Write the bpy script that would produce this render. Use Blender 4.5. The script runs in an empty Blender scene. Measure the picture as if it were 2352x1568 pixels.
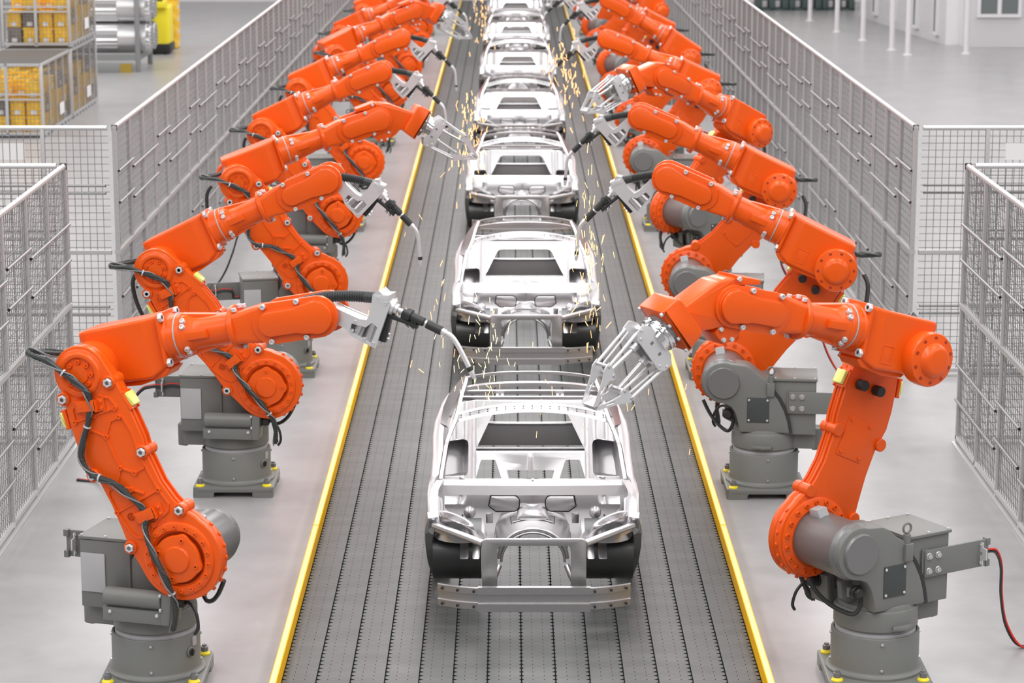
import bpy, bmesh, math, random
from mathutils import Vector, Matrix
from mathutils.geometry import tessellate_polygon
R = math.radians
sin, cos, pi = math.sin, math.cos, math.pi
random.seed(7)
COL = bpy.context.scene.collection

# ------------------------------------------------------------------ materials
def nodes_of(m):
    m.use_nodes = True
    nt = m.node_tree
    return nt, nt.nodes, nt.links, nt.nodes['Principled BSDF']

def mat(name, color, rough=0.5, metal=0.0, coat=0.0, spec=0.5, emit=None, estr=0.0, bump=0.0, bscale=40.0, stretch=(1, 1, 1), var=0.0, aniso=0.0):
    m = bpy.data.materials.new(name)
    nt, N, L, P = nodes_of(m)
    P.inputs['Base Color'].default_value = (*color, 1)
    P.inputs['Roughness'].default_value = rough
    P.inputs['Metallic'].default_value = metal
    P.inputs['Coat Weight'].default_value = coat
    P.inputs['Coat Roughness'].default_value = 0.15
    P.inputs['Specular IOR Level'].default_value = spec
    if aniso: P.inputs['Anisotropic'].default_value = aniso
    if emit:
        P.inputs['Emission Color'].default_value = (*emit, 1)
        P.inputs['Emission Strength'].default_value = estr
    if bump or var:
        tc = N.new('ShaderNodeTexCoord'); mp = N.new('ShaderNodeMapping')
        mp.inputs['Scale'].default_value = stretch
        no = N.new('ShaderNodeTexNoise'); no.inputs['Scale'].default_value = bscale; no.inputs['Detail'].default_value = 3
        L.new(tc.outputs['Object'], mp.inputs[0]); L.new(mp.outputs[0], no.inputs[0])
        if bump:
            b = N.new('ShaderNodeBump'); b.inputs['Strength'].default_value = bump; b.inputs['Distance'].default_value = 0.002
            L.new(no.outputs[0], b.inputs['Height']); L.new(b.outputs[0], P.inputs['Normal'])
        if var:
            mx = N.new('ShaderNodeMapRange'); mx.inputs[1].default_value = 0.3; mx.inputs[2].default_value = 0.7
            mx.inputs[3].default_value = max(0.02, rough - var); mx.inputs[4].default_value = rough + var
            L.new(no.outputs[0], mx.inputs[0]); L.new(mx.outputs[0], P.inputs['Roughness'])
    return m

ORANGE = mat('orange_paint', (0.80, 0.100, 0.005), 0.30, coat=0.07, spec=0.34, bump=0.10, bscale=90)
GREY = mat('grey_cast_paint', (0.168, 0.172, 0.162), 0.42, spec=0.5, bump=0.15, bscale=120)
MOTOR = mat('motor_grey', (0.20, 0.20, 0.20), 0.36, metal=0.35, bump=0.05, bscale=100)
LGREY = mat('light_grey_panel', (0.42, 0.42, 0.43), 0.45)
PALE = mat('pale_screw', (0.62, 0.62, 0.63), 0.35, metal=0.3)
STEEL = mat('steel', (0.62, 0.62, 0.63), 0.28, metal=0.9)
CHROME = mat('chrome', (0.85, 0.85, 0.86), 0.10, metal=1.0)
SILVER = mat('cast_silver', (0.70, 0.70, 0.71), 0.34, metal=0.55, bump=0.05, bscale=120)
BRUSH = mat('brushed_aluminium', (0.63, 0.62, 0.635), 0.33, metal=0.93, bump=0.05, bscale=14, stretch=(1.0, 22, 22), var=0.04, aniso=0.3)
BRUSHG = mat('brushed_grey_aluminium', (0.58, 0.575, 0.58), 0.36, metal=0.92, bump=0.35, bscale=14, stretch=(1.0, 26, 26), var=0.06)
RUBBER = mat('black_rubber', (0.022, 0.024, 0.024), 0.5)
HOSE = mat('dark_hose', (0.032, 0.036, 0.036), 0.45)
BLACK = mat('black_plastic', (0.02, 0.022, 0.022), 0.4)
GAP = mat('dark_gap', (0.03, 0.03, 0.03), 0.6)
PLATE = mat('dark_nameplate', (0.05, 0.058, 0.058), 0.5)
YEL = mat('yellow_washer', (0.85, 0.68, 0.02), 0.45)
LAMP = mat('pale_yellow_lens', (0.90, 0.95, 0.25), 0.3, coat=0.4)
RED = mat('red_cable', (0.75, 0.03, 0.015), 0.4)
RAILTOPLIT = mat('rail_top_lit_yellow', (1.0, 0.90, 0.34), 0.35)  # paler copy of the rail yellow; bright light on top is in the colour
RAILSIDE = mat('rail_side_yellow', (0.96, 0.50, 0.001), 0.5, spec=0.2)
GALV = mat('galvanised_tube', (0.58, 0.58, 0.585), 0.36, metal=0.6, bump=0.05, bscale=60)
BARM = mat('grey_bar', (0.30, 0.30, 0.305), 0.4, metal=0.5)
POSTM = mat('grey_post', (0.50, 0.50, 0.505), 0.42, metal=0.5)
WIRE = mat('wire_grey', (0.26, 0.255, 0.255), 0.45, metal=0.4)
WHITE = mat('white_paint', (0.80, 0.79, 0.80), 0.5)
WHITECOL = mat('white_column', (0.74, 0.71, 0.73), 0.5)
GLASS = mat('dark_window', (0.16, 0.18, 0.18), 0.12, spec=0.6)
CRATEY = mat('yellow_crate', (0.95, 0.58, 0.03), 0.45)
CRATED = mat('grey_brown_crate', (0.22, 0.19, 0.17), 0.5)
TRUCKY = mat('truck_yellow', (0.95, 0.80, 0.03), 0.4)
RACK = mat('rack_grey', (0.26, 0.27, 0.27), 0.45, metal=0.2)
PALLET = mat('dark_green_pallet', (0.055, 0.085, 0.08), 0.5)
WRAP = mat('bundle_sleeve', (0.66, 0.66, 0.67), 0.3, metal=0.7)
PIPE = mat('pipe_steel', (0.70, 0.70, 0.71), 0.25, metal=0.9)
SPARK = mat('spark_glow', (1, 0.6, 0.25), 0.5, emit=(1.0, 0.60, 0.24), estr=2.6)
SPARKW = mat('spark_glow_pale', (1, 0.85, 0.5), 0.5, emit=(1.0, 0.84, 0.42), estr=2.6)

SHADEDST = mat('shaded_steel', (0.12, 0.125, 0.125), 0.36, metal=0.85, bump=0.3, bscale=14, stretch=(1.0, 26, 26))  # body metal with the wheel-well shade put into its colour
LEGSHADEST = mat('part_shaded_steel', (0.30, 0.305, 0.305), 0.38, metal=0.85, bump=0.3, bscale=14, stretch=(1.0, 26, 26))  # mid-dark copy; the shade on the fender legs is in the colour
def siding():
    m = bpy.data.materials.new('white_siding')
    nt, N, L, P = nodes_of(m)
    P.inputs['Roughness'].default_value = 0.5
    tc = N.new('ShaderNodeTexCoord'); sp = N.new('ShaderNodeSeparateXYZ')
    L.new(tc.outputs['Object'], sp.inputs[0])
    mu = N.new('ShaderNodeMath'); mu.operation = 'MULTIPLY'; mu.inputs[1].default_value = 2 * pi / 0.068
    sn = N.new('ShaderNodeMath'); sn.operation = 'SINE'
    L.new(sp.outputs['Z'], mu.inputs[0]); L.new(mu.outputs[0], sn.inputs[0])
    cr = N.new('ShaderNodeMapRange'); cr.inputs[1].default_value = -1; cr.inputs[2].default_value = 0.1
    cr.inputs[3].default_value = 0; cr.inputs[4].default_value = 1
    L.new(sn.outputs[0], cr.inputs[0])
    mx = N.new('ShaderNodeMix'); mx.data_type = 'RGBA'
    mx.inputs['A'].default_value = (0.60, 0.59, 0.61, 1); mx.inputs['B'].default_value = (0.80, 0.79, 0.81, 1)
    L.new(cr.outputs[0], mx.inputs['Factor']); L.new(mx.outputs['Result'], P.inputs['Base Color'])
    b = N.new('ShaderNodeBump'); b.inputs['Strength'].default_value = 0.6; b.inputs['Distance'].default_value = 0.02
    L.new(sn.outputs[0], b.inputs['Height']); L.new(b.outputs[0], P.inputs['Normal'])
    return m
SIDING = siding()

def floor_mat():
    m = bpy.data.materials.new('polished_concrete')
    nt, N, L, P = nodes_of(m)
    tc = N.new('ShaderNodeTexCoord')
    n1 = N.new('ShaderNodeTexNoise'); n1.inputs['Scale'].default_value = 0.9; n1.inputs['Detail'].default_value = 10; n1.inputs['Roughness'].default_value = 0.66
    n2 = N.new('ShaderNodeTexNoise'); n2.inputs['Scale'].default_value = 3.1; n2.inputs['Detail'].default_value = 8; n2.inputs['Distortion'].default_value = 0.0
    L.new(tc.outputs['Object'], n1.inputs[0]); L.new(tc.outputs['Object'], n2.inputs[0])
    mixn = N.new('ShaderNodeMath'); mixn.operation = 'ADD'
    h = N.new('ShaderNodeMath'); h.operation = 'MULTIPLY'; h.inputs[1].default_value = 0.5
    L.new(n2.outputs[0], h.inputs[0]); L.new(n1.outputs[0], mixn.inputs[0]); L.new(h.outputs[0], mixn.inputs[1])
    r = N.new('ShaderNodeValToRGB')
    r.color_ramp.elements[0].position = 0.30; r.color_ramp.elements[0].color = (0.272, 0.264, 0.270, 1)
    r.color_ramp.elements[1].position = 1.0; r.color_ramp.elements[1].color = (0.405, 0.395, 0.402, 1)
    L.new(mixn.outputs[0], r.inputs[0])
    # fine pale scratches
    sc = []
    for rot, seed in ((0.4, 1.0), (1.3, 5.0), (2.3, 9.0)):
        mp = N.new('ShaderNodeMapping'); mp.inputs['Rotation'].default_value = (0, 0, rot); mp.inputs['Location'].default_value = (seed, seed, 0)
        mp.inputs['Scale'].default_value = (0.5, 55, 1)
        L.new(tc.outputs['Object'], mp.inputs[0])
        v = N.new('ShaderNodeTexNoise'); v.inputs['Scale'].default_value = 1.6; v.inputs['Detail'].default_value = 2; v.inputs['Distortion'].default_value = 0.3
        L.new(mp.outputs[0], v.inputs[0])
        mr = N.new('ShaderNodeMapRange'); mr.inputs[1].default_value = 0.74; mr.inputs[2].default_value = 0.80
        L.new(v.outputs[0], mr.inputs[0]); sc.append(mr)
    a = N.new('ShaderNodeMath'); a.operation = 'MAXIMUM'; L.new(sc[0].outputs[0], a.inputs[0]); L.new(sc[1].outputs[0], a.inputs[1])
    b = N.new('ShaderNodeMath'); b.operation = 'MAXIMUM'; L.new(a.outputs[0], b.inputs[0]); L.new(sc[2].outputs[0], b.inputs[1])
    f = N.new('ShaderNodeMath'); f.operation = 'MULTIPLY'; f.inputs[1].default_value = 0.35; L.new(b.outputs[0], f.inputs[0])
    mx = N.new('ShaderNodeMix'); mx.data_type = 'RGBA'; mx.inputs['B'].default_value = (0.62, 0.60, 0.61, 1)
    L.new(f.outputs[0], mx.inputs['Factor']); L.new(r.outputs[0], mx.inputs['A']); L.new(mx.outputs['Result'], P.inputs['Base Color'])
    rr = N.new('ShaderNodeMapRange'); rr.inputs[1].default_value = 0.0; rr.inputs[2].default_value = 1.0; rr.inputs[3].default_value = 0.26; rr.inputs[4].default_value = 0.33
    L.new(n2.outputs[0], rr.inputs[0]); L.new(rr.outputs[0], P.inputs['Roughness'])
    bp = N.new('ShaderNodeBump'); bp.inputs['Strength'].default_value = 0.05; bp.inputs['Distance'].default_value = 0.004
    L.new(n1.outputs[0], bp.inputs['Height']); L.new(bp.outputs[0], P.inputs['Normal'])
    P.inputs['Specular IOR Level'].default_value = 0.5
    return m
FLOOR = floor_mat()

GX0, GP, RP = 0.103, 0.2927, 0.0965
def belt_mat():
    m = bpy.data.materials.new('modular_belt')
    nt, N, L, P = nodes_of(m)
    tc = N.new('ShaderNodeTexCoord'); sp = N.new('ShaderNodeSeparateXYZ'); L.new(tc.outputs['Object'], sp.inputs[0])
    def M(op, a, b=None, c=None):
        n = N.new('ShaderNodeMath'); n.operation = op
        for i, v in enumerate((a, b, c)):
            if v is None: continue
            if isinstance(v, (int, float)): n.inputs[i].default_value = v
            else: L.new(v, n.inputs[i])
        return n.outputs[0]
    X, Y = sp.outputs['X'], sp.outputs['Y']
    u = M('MULTIPLY', M('ADD', X, -GX0 + 40 * GP), 1 / GP)          # strip coordinate
    fu = M('FRACT', M('ADD', u, 0.5))
    sdu = M('SUBTRACT', fu, 0.5)
    du = M('ABSOLUTE', sdu)                      # 0 at groove
    v = M('FRACT', M('MULTIPLY', Y, 1 / RP))
    dv = M('ABSOLUTE', M('SUBTRACT', v, 0.5))                       # 0 at row line
    groove = M('LESS_THAN', du, 0.019)
    # teeth: spike wide at the row line and narrow away from it
    w = M('MULTIPLY', M('POWER', M('MAXIMUM', M('SUBTRACT', 1.0, M('MULTIPLY', dv, 2.9)), 0.0), 2.0), 0.135)
    side = M('MINIMUM', M('MAXIMUM', M('MULTIPLY', M('SUBTRACT', X, 0.1), 1.4), -1.0), 1.0)     # teeth lean towards the middle of the belt
    sgn = M('SIGN', sdu)
    lean = M('SUBTRACT', 0.55, M('MULTIPLY', M('MULTIPLY', side, sgn), 0.45))
    tooth = M('LESS_THAN', du, M('ADD', M('MULTIPLY', w, lean), 0.012))
    g = M('MAXIMUM', groove, tooth)
    # small holes on the row lines at thirds of each strip
    d3 = M('ABSOLUTE', M('SUBTRACT', M('FRACT', M('MULTIPLY', u, 3.0)), 0.0))
    d3 = M('MINIMUM', d3, M('SUBTRACT', 1.0, d3))
    hole = M('MULTIPLY', M('LESS_THAN', d3, 0.042), M('LESS_THAN', dv, 0.085))
    half = M('FRACT', M('MULTIPLY', u, 1.5))
    line = M('LESS_THAN', M('ABSOLUTE', M('SUBTRACT', dv, M('MULTIPLY', M('GREATER_THAN', half, 0.5), 0.06))), 0.022)
    dark = M('MAXIMUM', g, hole)
    no = N.new('ShaderNodeTexNoise'); no.inputs['Scale'].default_value = 2.0; no.inputs['Detail'].default_value = 7
    mp = N.new('ShaderNodeMapping'); mp.inputs['Scale'].default_value = (0.8, 2.5, 1); L.new(tc.outputs['Object'], mp.inputs[0]); L.new(mp.outputs[0], no.inputs[0])
    r = N.new('ShaderNodeValToRGB')
    r.color_ramp.elements[0].position = 0.35; r.color_ramp.elements[0].color = (0.060, 0.063, 0.062, 1)
    r.color_ramp.elements[1].position = 0.70; r.color_ramp.elements[1].color = (0.092, 0.095, 0.094, 1)
    L.new(no.outputs[0], r.inputs[0])
    ml = N.new('ShaderNodeMix'); ml.data_type = 'RGBA'; ml.inputs['B'].default_value = (0.14, 0.14, 0.14, 1)
    L.new(M('MULTIPLY', line, 0.6), ml.inputs['Factor']); L.new(r.outputs[0], ml.inputs['A'])
    mx = N.new('ShaderNodeMix'); mx.data_type = 'RGBA'; mx.inputs['B'].default_value = (0.012, 0.015, 0.014, 1)
    L.new(dark, mx.inputs['Factor']); L.new(ml.outputs['Result'], mx.inputs['A']); L.new(mx.outputs['Result'], P.inputs['Base Color'])
    rg = M('ADD', M('MULTIPLY', dark, 0.5), 0.42); L.new(rg, P.inputs['Roughness'])
    L.new(M('SUBTRACT', 0.42, M('MULTIPLY', dark, 0.40)), P.inputs['Specular IOR Level'])
    bp = N.new('ShaderNodeBump'); bp.inputs['Strength'].default_value = 0.5; bp.inputs['Distance'].default_value = 0.006; bp.invert = True
    L.new(M('MAXIMUM', dark, M('MULTIPLY', line, 0.3)), bp.inputs['Height']); L.new(bp.outputs[0], P.inputs['Normal'])
    return m
BELT = belt_mat()

# ------------------------------------------------------------------ mesh helpers
def arc(cx, cz, r, a0, a1, n):
    return [(cx + r * cos(R(a0 + (a1 - a0) * i / n)), cz + r * sin(R(a0 + (a1 - a0) * i / n))) for i in range(n + 1)]

def rounded(pts, rad, n=4):
    out = []; k = len(pts)
    for i in range(k):
        p0, p1, p2 = Vector(pts[i - 1]), Vector(pts[i]), Vector(pts[(i + 1) % k])
        r = rad[i] if isinstance(rad, (list, tuple)) else rad
        a, b = p0 - p1, p2 - p1
        la, lb = a.length, b.length
        if r <= 0 or la < 1e-6 or lb < 1e-6: out.append(tuple(p1)); continue
        d = min(r, la * 0.48, lb * 0.48); a = a / la * d; b = b / lb * d
        for j in range(n + 1):
            t = j / n
            q = (1 - t) ** 2 * (p1 + a) + 2 * t * (1 - t) * p1 + t * t * (p1 + b)
            out.append((q.x, q.y))
    return out

def area(p): return 0.5 * sum(p[i - 1][0] * p[i][1] - p[i][0] * p[i - 1][1] for i in range(len(p)))

def inset(poly, d):
    s = 1 if area(poly) > 0 else -1
    out = []; k = len(poly)
    for i in range(k):
        p0, p1, p2 = Vector(poly[i - 1]), Vector(poly[i]), Vector(poly[(i + 1) % k])
        e1, e2 = (p1 - p0), (p2 - p1)
        if e1.length < 1e-7 or e2.length < 1e-7:
            e = e1 if e1.length > e2.length else e2
            if e.length < 1e-7: out.append(tuple(p1)); continue
            e1 = e2 = e
        e1.normalize(); e2.normalize()
        n1, n2 = Vector((-e1.y, e1.x)) * s, Vector((-e2.y, e2.x)) * s
        m = n1 + n2
        if m.length < 1e-4: out.append(tuple(p1)); continue
        m.normalize(); c = max(0.5, m.dot(n1))
        q = p1 + m * (d / c); out.append((q.x, q.y))
    return out

PLANES = {'xz': lambda a, b, h: (a, h, b), 'xy': lambda a, b, h: (a, b, h), 'yz': lambda a, b, h: (h, a, b)}

class MB:
    def __init__(s): s.v = []; s.f = []; s.m = []; s.T = Matrix.Identity(4)
    def add(s, vs, fs, mi=0):
        o = len(s.v); T = s.T
        s.v += [tuple(T @ Vector(p)) for p in vs]
        for f in fs: s.f.append(tuple(i + o for i in f)); s.m.append(mi)
        return s
    def prism(s, poly, h0, h1, plane='xz', bev=0.0, mi=0, holes=None):
        fn = PLANES[plane]
        if h0 > h1: h0, h1 = h1, h0
        if holes:
            loops = [poly] + holes
            for h in (h0, h1):
                pass
            flat = [p for l in loops for p in l]
            tris = tessellate_polygon([[Vector((a, b, 0)) for a, b in l] for l in loops])
            n = len(flat)
            vs = [fn(a, b, h0) for a, b in flat] + [fn(a, b, h1) for a, b in flat]
            fs = [tuple(t) for t in tris] + [tuple(i + n for i in reversed(t)) for t in tris]
            o = 0
            for l in loops:
                k = len(l)
                for i in range(k): j = (i + 1) % k; fs.append((o + i, o + j, o + j + n, o + i + n))
                o += k
            return s.add(vs, fs, mi)
        k = len(poly)
        if bev > 0:
            ii = inset(poly, bev); im = inset(poly, bev * 0.3)
            L = [(ii, h0), (im, h0 + bev * 0.3), (poly, h0 + bev), (poly, h1 - bev), (im, h1 - bev * 0.3), (ii, h1)]
        else: L = [(poly, h0), (poly, h1)]
        vs = [fn(a, b, h) for l, h in L for a, b in l]; fs = []
        for q in range(len(L) - 1):
            for i in range(k):
                j = (i + 1) % k; fs.append((q * k + i, q * k + j, (q + 1) * k + j, (q + 1) * k + i))
        fs.append(tuple(range(k - 1, -1, -1))); fs.append(tuple(range((len(L) - 1) * k, len(L) * k)))
        return s.add(vs, fs, mi)
    def box(s, x0, x1, y0, y1, z0, z1, mi=0, bev=0.0, r=0.0):
        p = [(x0, z0), (x1, z0), (x1, z1), (x0, z1)]
        if r: p = rounded(p, r, 4)
        return s.prism(p, y0, y1, 'xz', bev, mi)
    def lathe(s, prof, axis='z', c=(0, 0, 0), n=40, mi=0, a0=0):
        vs = []; fs = []; k = len(prof)
        for i in range(n):
            a = 2 * pi * i / n + a0
            for (r, h) in prof:
                ca, sa = r * cos(a), r * sin(a)
                p = {'z': (ca, sa, h), 'x': (h, ca, sa), 'y': (ca, h, sa)}[axis]
                vs.append((p[0] + c[0], p[1] + c[1], p[2] + c[2]))
        for i in range(n):
            j = (i + 1) % n
            for q in range(k - 1): fs.append((i * k + q, j * k + q, j * k + q + 1, i * k + q + 1))
        if prof[0][0] > 1e-6: fs.append(tuple(i * k for i in range(n)))
        if prof[-1][0] > 1e-6: fs.append(tuple(i * k + k - 1 for i in reversed(range(n))))
        return s.add(vs, fs, mi)
    def cyl(s, r, h0, h1, axis='z', c=(0, 0, 0), n=24, bev=0.0, mi=0):
        if h0 > h1: h0, h1 = h1, h0
        b = min(bev, r * 0.5)
        prof = [(r - b, h0), (r, h0 + b), (r, h1 - b), (r - b, h1)] if b > 0 else [(r, h0), (r, h1)]
        return s.lathe(prof, axis, c, n, mi)
    def sweep(s, path, sec, mi=0, cap=True, up=(0, 0, 1), closed=True, scales=None):
        P = [Vector(p) for p in path]; k = len(sec); vs = []; fs = []
        up = Vector(up); prev = None
        for i, p in enumerate(P):
            t = (P[min(i + 1, len(P) - 1)] - P[max(i - 1, 0)]).normalized()
            if prev is None:
                a = up.cross(t)
                if a.length < 1e-3: a = Vector((1, 0, 0)).cross(t)
                a.normalize()
            else:
                a = prev - t * prev.dot(t)
                if a.length < 1e-4: a = up.cross(t)
                a.normalize()
            prev = a; b = t.cross(a)
            sc = scales[i] if scales else 1.0
            for (x, y) in sec: vs.append(tuple(p + a * x * sc + b * y * sc))
        n = len(P)
        for i in range(n - 1):
            for q in range(k if closed else k - 1):
                r = (q + 1) % k; fs.append((i * k + q, i * k + r, (i + 1) * k + r, (i + 1) * k + q))
        if cap and closed: fs.append(tuple(range(k - 1, -1, -1))); fs.append(tuple(range((n - 1) * k, n * k)))
        return s.add(vs, fs, mi)
    def tube(s, path, r, n=8, mi=0, scales=None):
        return s.sweep(path, [(r * cos(2 * pi * i / n), r * sin(2 * pi * i / n)) for i in range(n)], mi, scales=scales)
    def loft(s, rings, mi=0, close=True, cap=True):
        k = len(rings[0]); vs = [tuple(p) for r in rings for p in r]; fs = []
        for i in range(len(rings) - 1):
            for q in range(k if close else k - 1):
                r = (q + 1) % k; fs.append((i * k + q, i * k + r, (i + 1) * k + r, (i + 1) * k + q))
        if cap and close: fs.append(tuple(range(k - 1, -1, -1))); fs.append(tuple(range((len(rings) - 1) * k, len(rings) * k)))
        return s.add(vs, fs, mi)
    def mirror_x(s):
        n = len(s.v); s.v += [(-x, y, z) for x, y, z in s.v]
        s.f += [tuple(i + n for i in reversed(f)) for f in s.f]; s.m += list(s.m); return s
    def mesh(s, name, mats, angle=35):
        me = bpy.data.meshes.new(name)
        me.from_pydata(s.v, [], s.f)
        bm = bmesh.new(); bm.from_mesh(me)
        for f, mi in zip(bm.faces, s.m): f.material_index = mi
        bmesh.ops.recalc_face_normals(bm, faces=bm.faces)
        bm.to_mesh(me); bm.free()
        for mt in (mats if isinstance(mats, (list, tuple)) else [mats]): me.materials.append(mt)
        me.polygons.foreach_set('use_smooth', [True] * len(me.polygons))
        me.set_sharp_from_angle(angle=R(angle))
        return me

def smooth_path(pts, n=6):
    P = [Vector(p) for p in pts]; out = []
    for i in range(len(P) - 1):
        p0 = P[max(i - 1, 0)]; p1 = P[i]; p2 = P[i + 1]; p3 = P[min(i + 2, len(P) - 1)]
        for j in range(n):
            t = j / n
            out.append(0.5 * ((2 * p1) + (-p0 + p2) * t + (2 * p0 - 5 * p1 + 4 * p2 - p3) * t * t + (-p0 + 3 * p1 - 3 * p2 + p3) * t ** 3))
    out.append(P[-1]); return out

def corrugated(path, r, step=0.012):
    # resample evenly, alternate radius so that a ribbed hose results
    P = smooth_path(path, 10); L = [0]
    for i in range(1, len(P)): L.append(L[-1] + (P[i] - P[i - 1]).length)
    n = max(4, int(L[-1] / step)); out = []; sc = []; j = 0
    for i in range(n + 1):
        d = L[-1] * i / n
        while j < len(L) - 2 and L[j + 1] < d: j += 1
        t = (d - L[j]) / max(1e-9, L[j + 1] - L[j]); out.append(P[j].lerp(P[j + 1], min(1, t))); sc.append(1.0 if i % 2 else 0.80)
    return out, sc

def link(name, me, parent=None, M=None, label=None):
    o = bpy.data.objects.new(name, me); COL.objects.link(o)
    if parent: o.parent = parent
    if M is not None: o.matrix_local = M
    if label: o['label'] = label
    return o
def tag(o, label, cat, group=None, kind=None):
    o['label'] = label; o['category'] = cat
    if group: o['group'] = group
    if kind: o['kind'] = kind
    return o
def empty(name, loc, rz=0):
    o = bpy.data.objects.new(name, None); COL.objects.link(o); o.location = loc; o.rotation_euler = (0, 0, rz)
    o.empty_display_size = 0.2
    return o
def structure(name, me, loc=(0, 0, 0)):
    o = link(name, me); o.location = loc; o['kind'] = 'structure'; return o
T = Matrix.Translation
def RY(a): return Matrix.Rotation(a, 4, 'Y')
def RZ(a): return Matrix.Rotation(a, 4, 'Z')
def RX(a): return Matrix.Rotation(a, 4, 'X')

# ------------------------------------------------------------------ robot meshes (local y: minus = arm-plate side)
US, ZS, L2, AX = 0.45, 1.265, 1.726, 0.135
DW = 2.050

def hexbolt():
    b = MB(); b.lathe([(0.0, -0.018), (0.016, -0.018), (0.020, -0.030), (0.034, -0.030), (0.040, -0.024), (0.040, 0.0)], 'y', (0, 0, 0), 6)
    b.lathe([(0.0165, -0.026), (0.0, -0.026)], 'y', (0, 0, 0), 12, mi=1)
    return b.mesh('hex_bolt', [PALE, MOTOR], 25)
def capscrew():
    b = MB(); b.lathe([(0, -0.022), (0.009, -0.022), (0.012, -0.030), (0.019, -0.030), (0.023, -0.026), (0.023, 0.0)], 'y', (0, 0, 0), 16)
    return b.mesh('cap_screw', [PALE])
HEX, CAP = hexbolt(), capscrew()
def small_screws(b, pts, y0, y1, r=0.011, mi=1, n=10):
    for (x, z) in pts: b.cyl(r, y0, y1, 'y', (x, 0, z), n, 0.003, mi)

def m_base_plate():
    b = MB(); s = 0.44
    out = rounded([(-s, -s), (s, -s), (s, s), (-s, s)], 0.06, 5)
    b.prism(out, 0.058, 0.115, 'xy', 0.010)
    for a in range(4):
        b.T = RZ(a * pi / 2)
        b.prism(rounded([(-s, -s), (-0.20, -s), (-0.24, -0.24), (-s, -0.20)], 0.04, 4), 0.0, 0.062, 'xy')
        b.prism([(-s + .02, 0.115), (-s + .02, 0.0), (-0.25, 0.0), (-0.20, 0.062), (-0.20, 0.1)], -s + 0.002, -s + 0.05, 'xz')
    b.T = Matrix.Identity(4)
    return b.mesh('base_plate', [GREY])
def m_anchor():
    b = MB(); b.lathe([(0.0, 0), (0.052, 0.0), (0.052, 0.012), (0.034, 0.03), (0, 0.03)], 'z', n=20, mi=1)
    b.lathe([(0.032, 0.028), (0.034, 0.04), (0.034, 0.07), (0.022, 0.075), (0.022, 0.088), (0, 0.088)], 'z', n=16)
    return b.mesh('anchor_bolt', [MOTOR, YEL])
def m_pedestal():
    b = MB()
    b.lathe([(0.36, 0.113), (0.415, 0.113), (0.415, 0.135), (0.40, 0.142), (0.385, 0.155), (0.378, 0.175), (0.377, 0.465), (0.370, 0.475), (0.355, 0.475), (0.352, 0.44), (0.2, 0.44)], 'z', n=64)
    b.lathe([(0.346, 0.43), (0.346, 0.500), (0.335, 0.503), (0.335, 0.516), (0.0, 0.516)], 'z', n=48, mi=1)
    for a in range(4):
        b.T = RZ(a * pi / 2 + 0.02)
        for z in (0.20, 0.43): b.cyl(0.014, -0.392, -0.372, 'y', (0, 0, z), 6, 0.003, 2)
    b.T = Matrix.Identity(4)
    return b.mesh('pedestal', [GREY, LGREY, STEEL])
def m_switch():
    b = MB(); b.T = RZ(R(57)); b.cyl(0.045, -0.395, -0.37, 'y', (0, 0, 0.33), 24, 0.008)
    b.cyl(0.032, -0.405, -0.39, 'y', (0, 0, 0.33), 20, 0.004, 1); b.box(-0.008, 0.008, -0.415, -0.40, 0.302, 0.358, 1, 0.002)
    return b.mesh('rotary_switch', [GREY, BLACK])
def m_tagplate():
    b = MB(); b.T = RZ(R(66)); b.box(-0.03, 0.03, -0.386, -0.374, 0.37, 0.45, 0, 0.003, 0.006); return b.mesh('small_label_plate', [LGREY])

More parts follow.
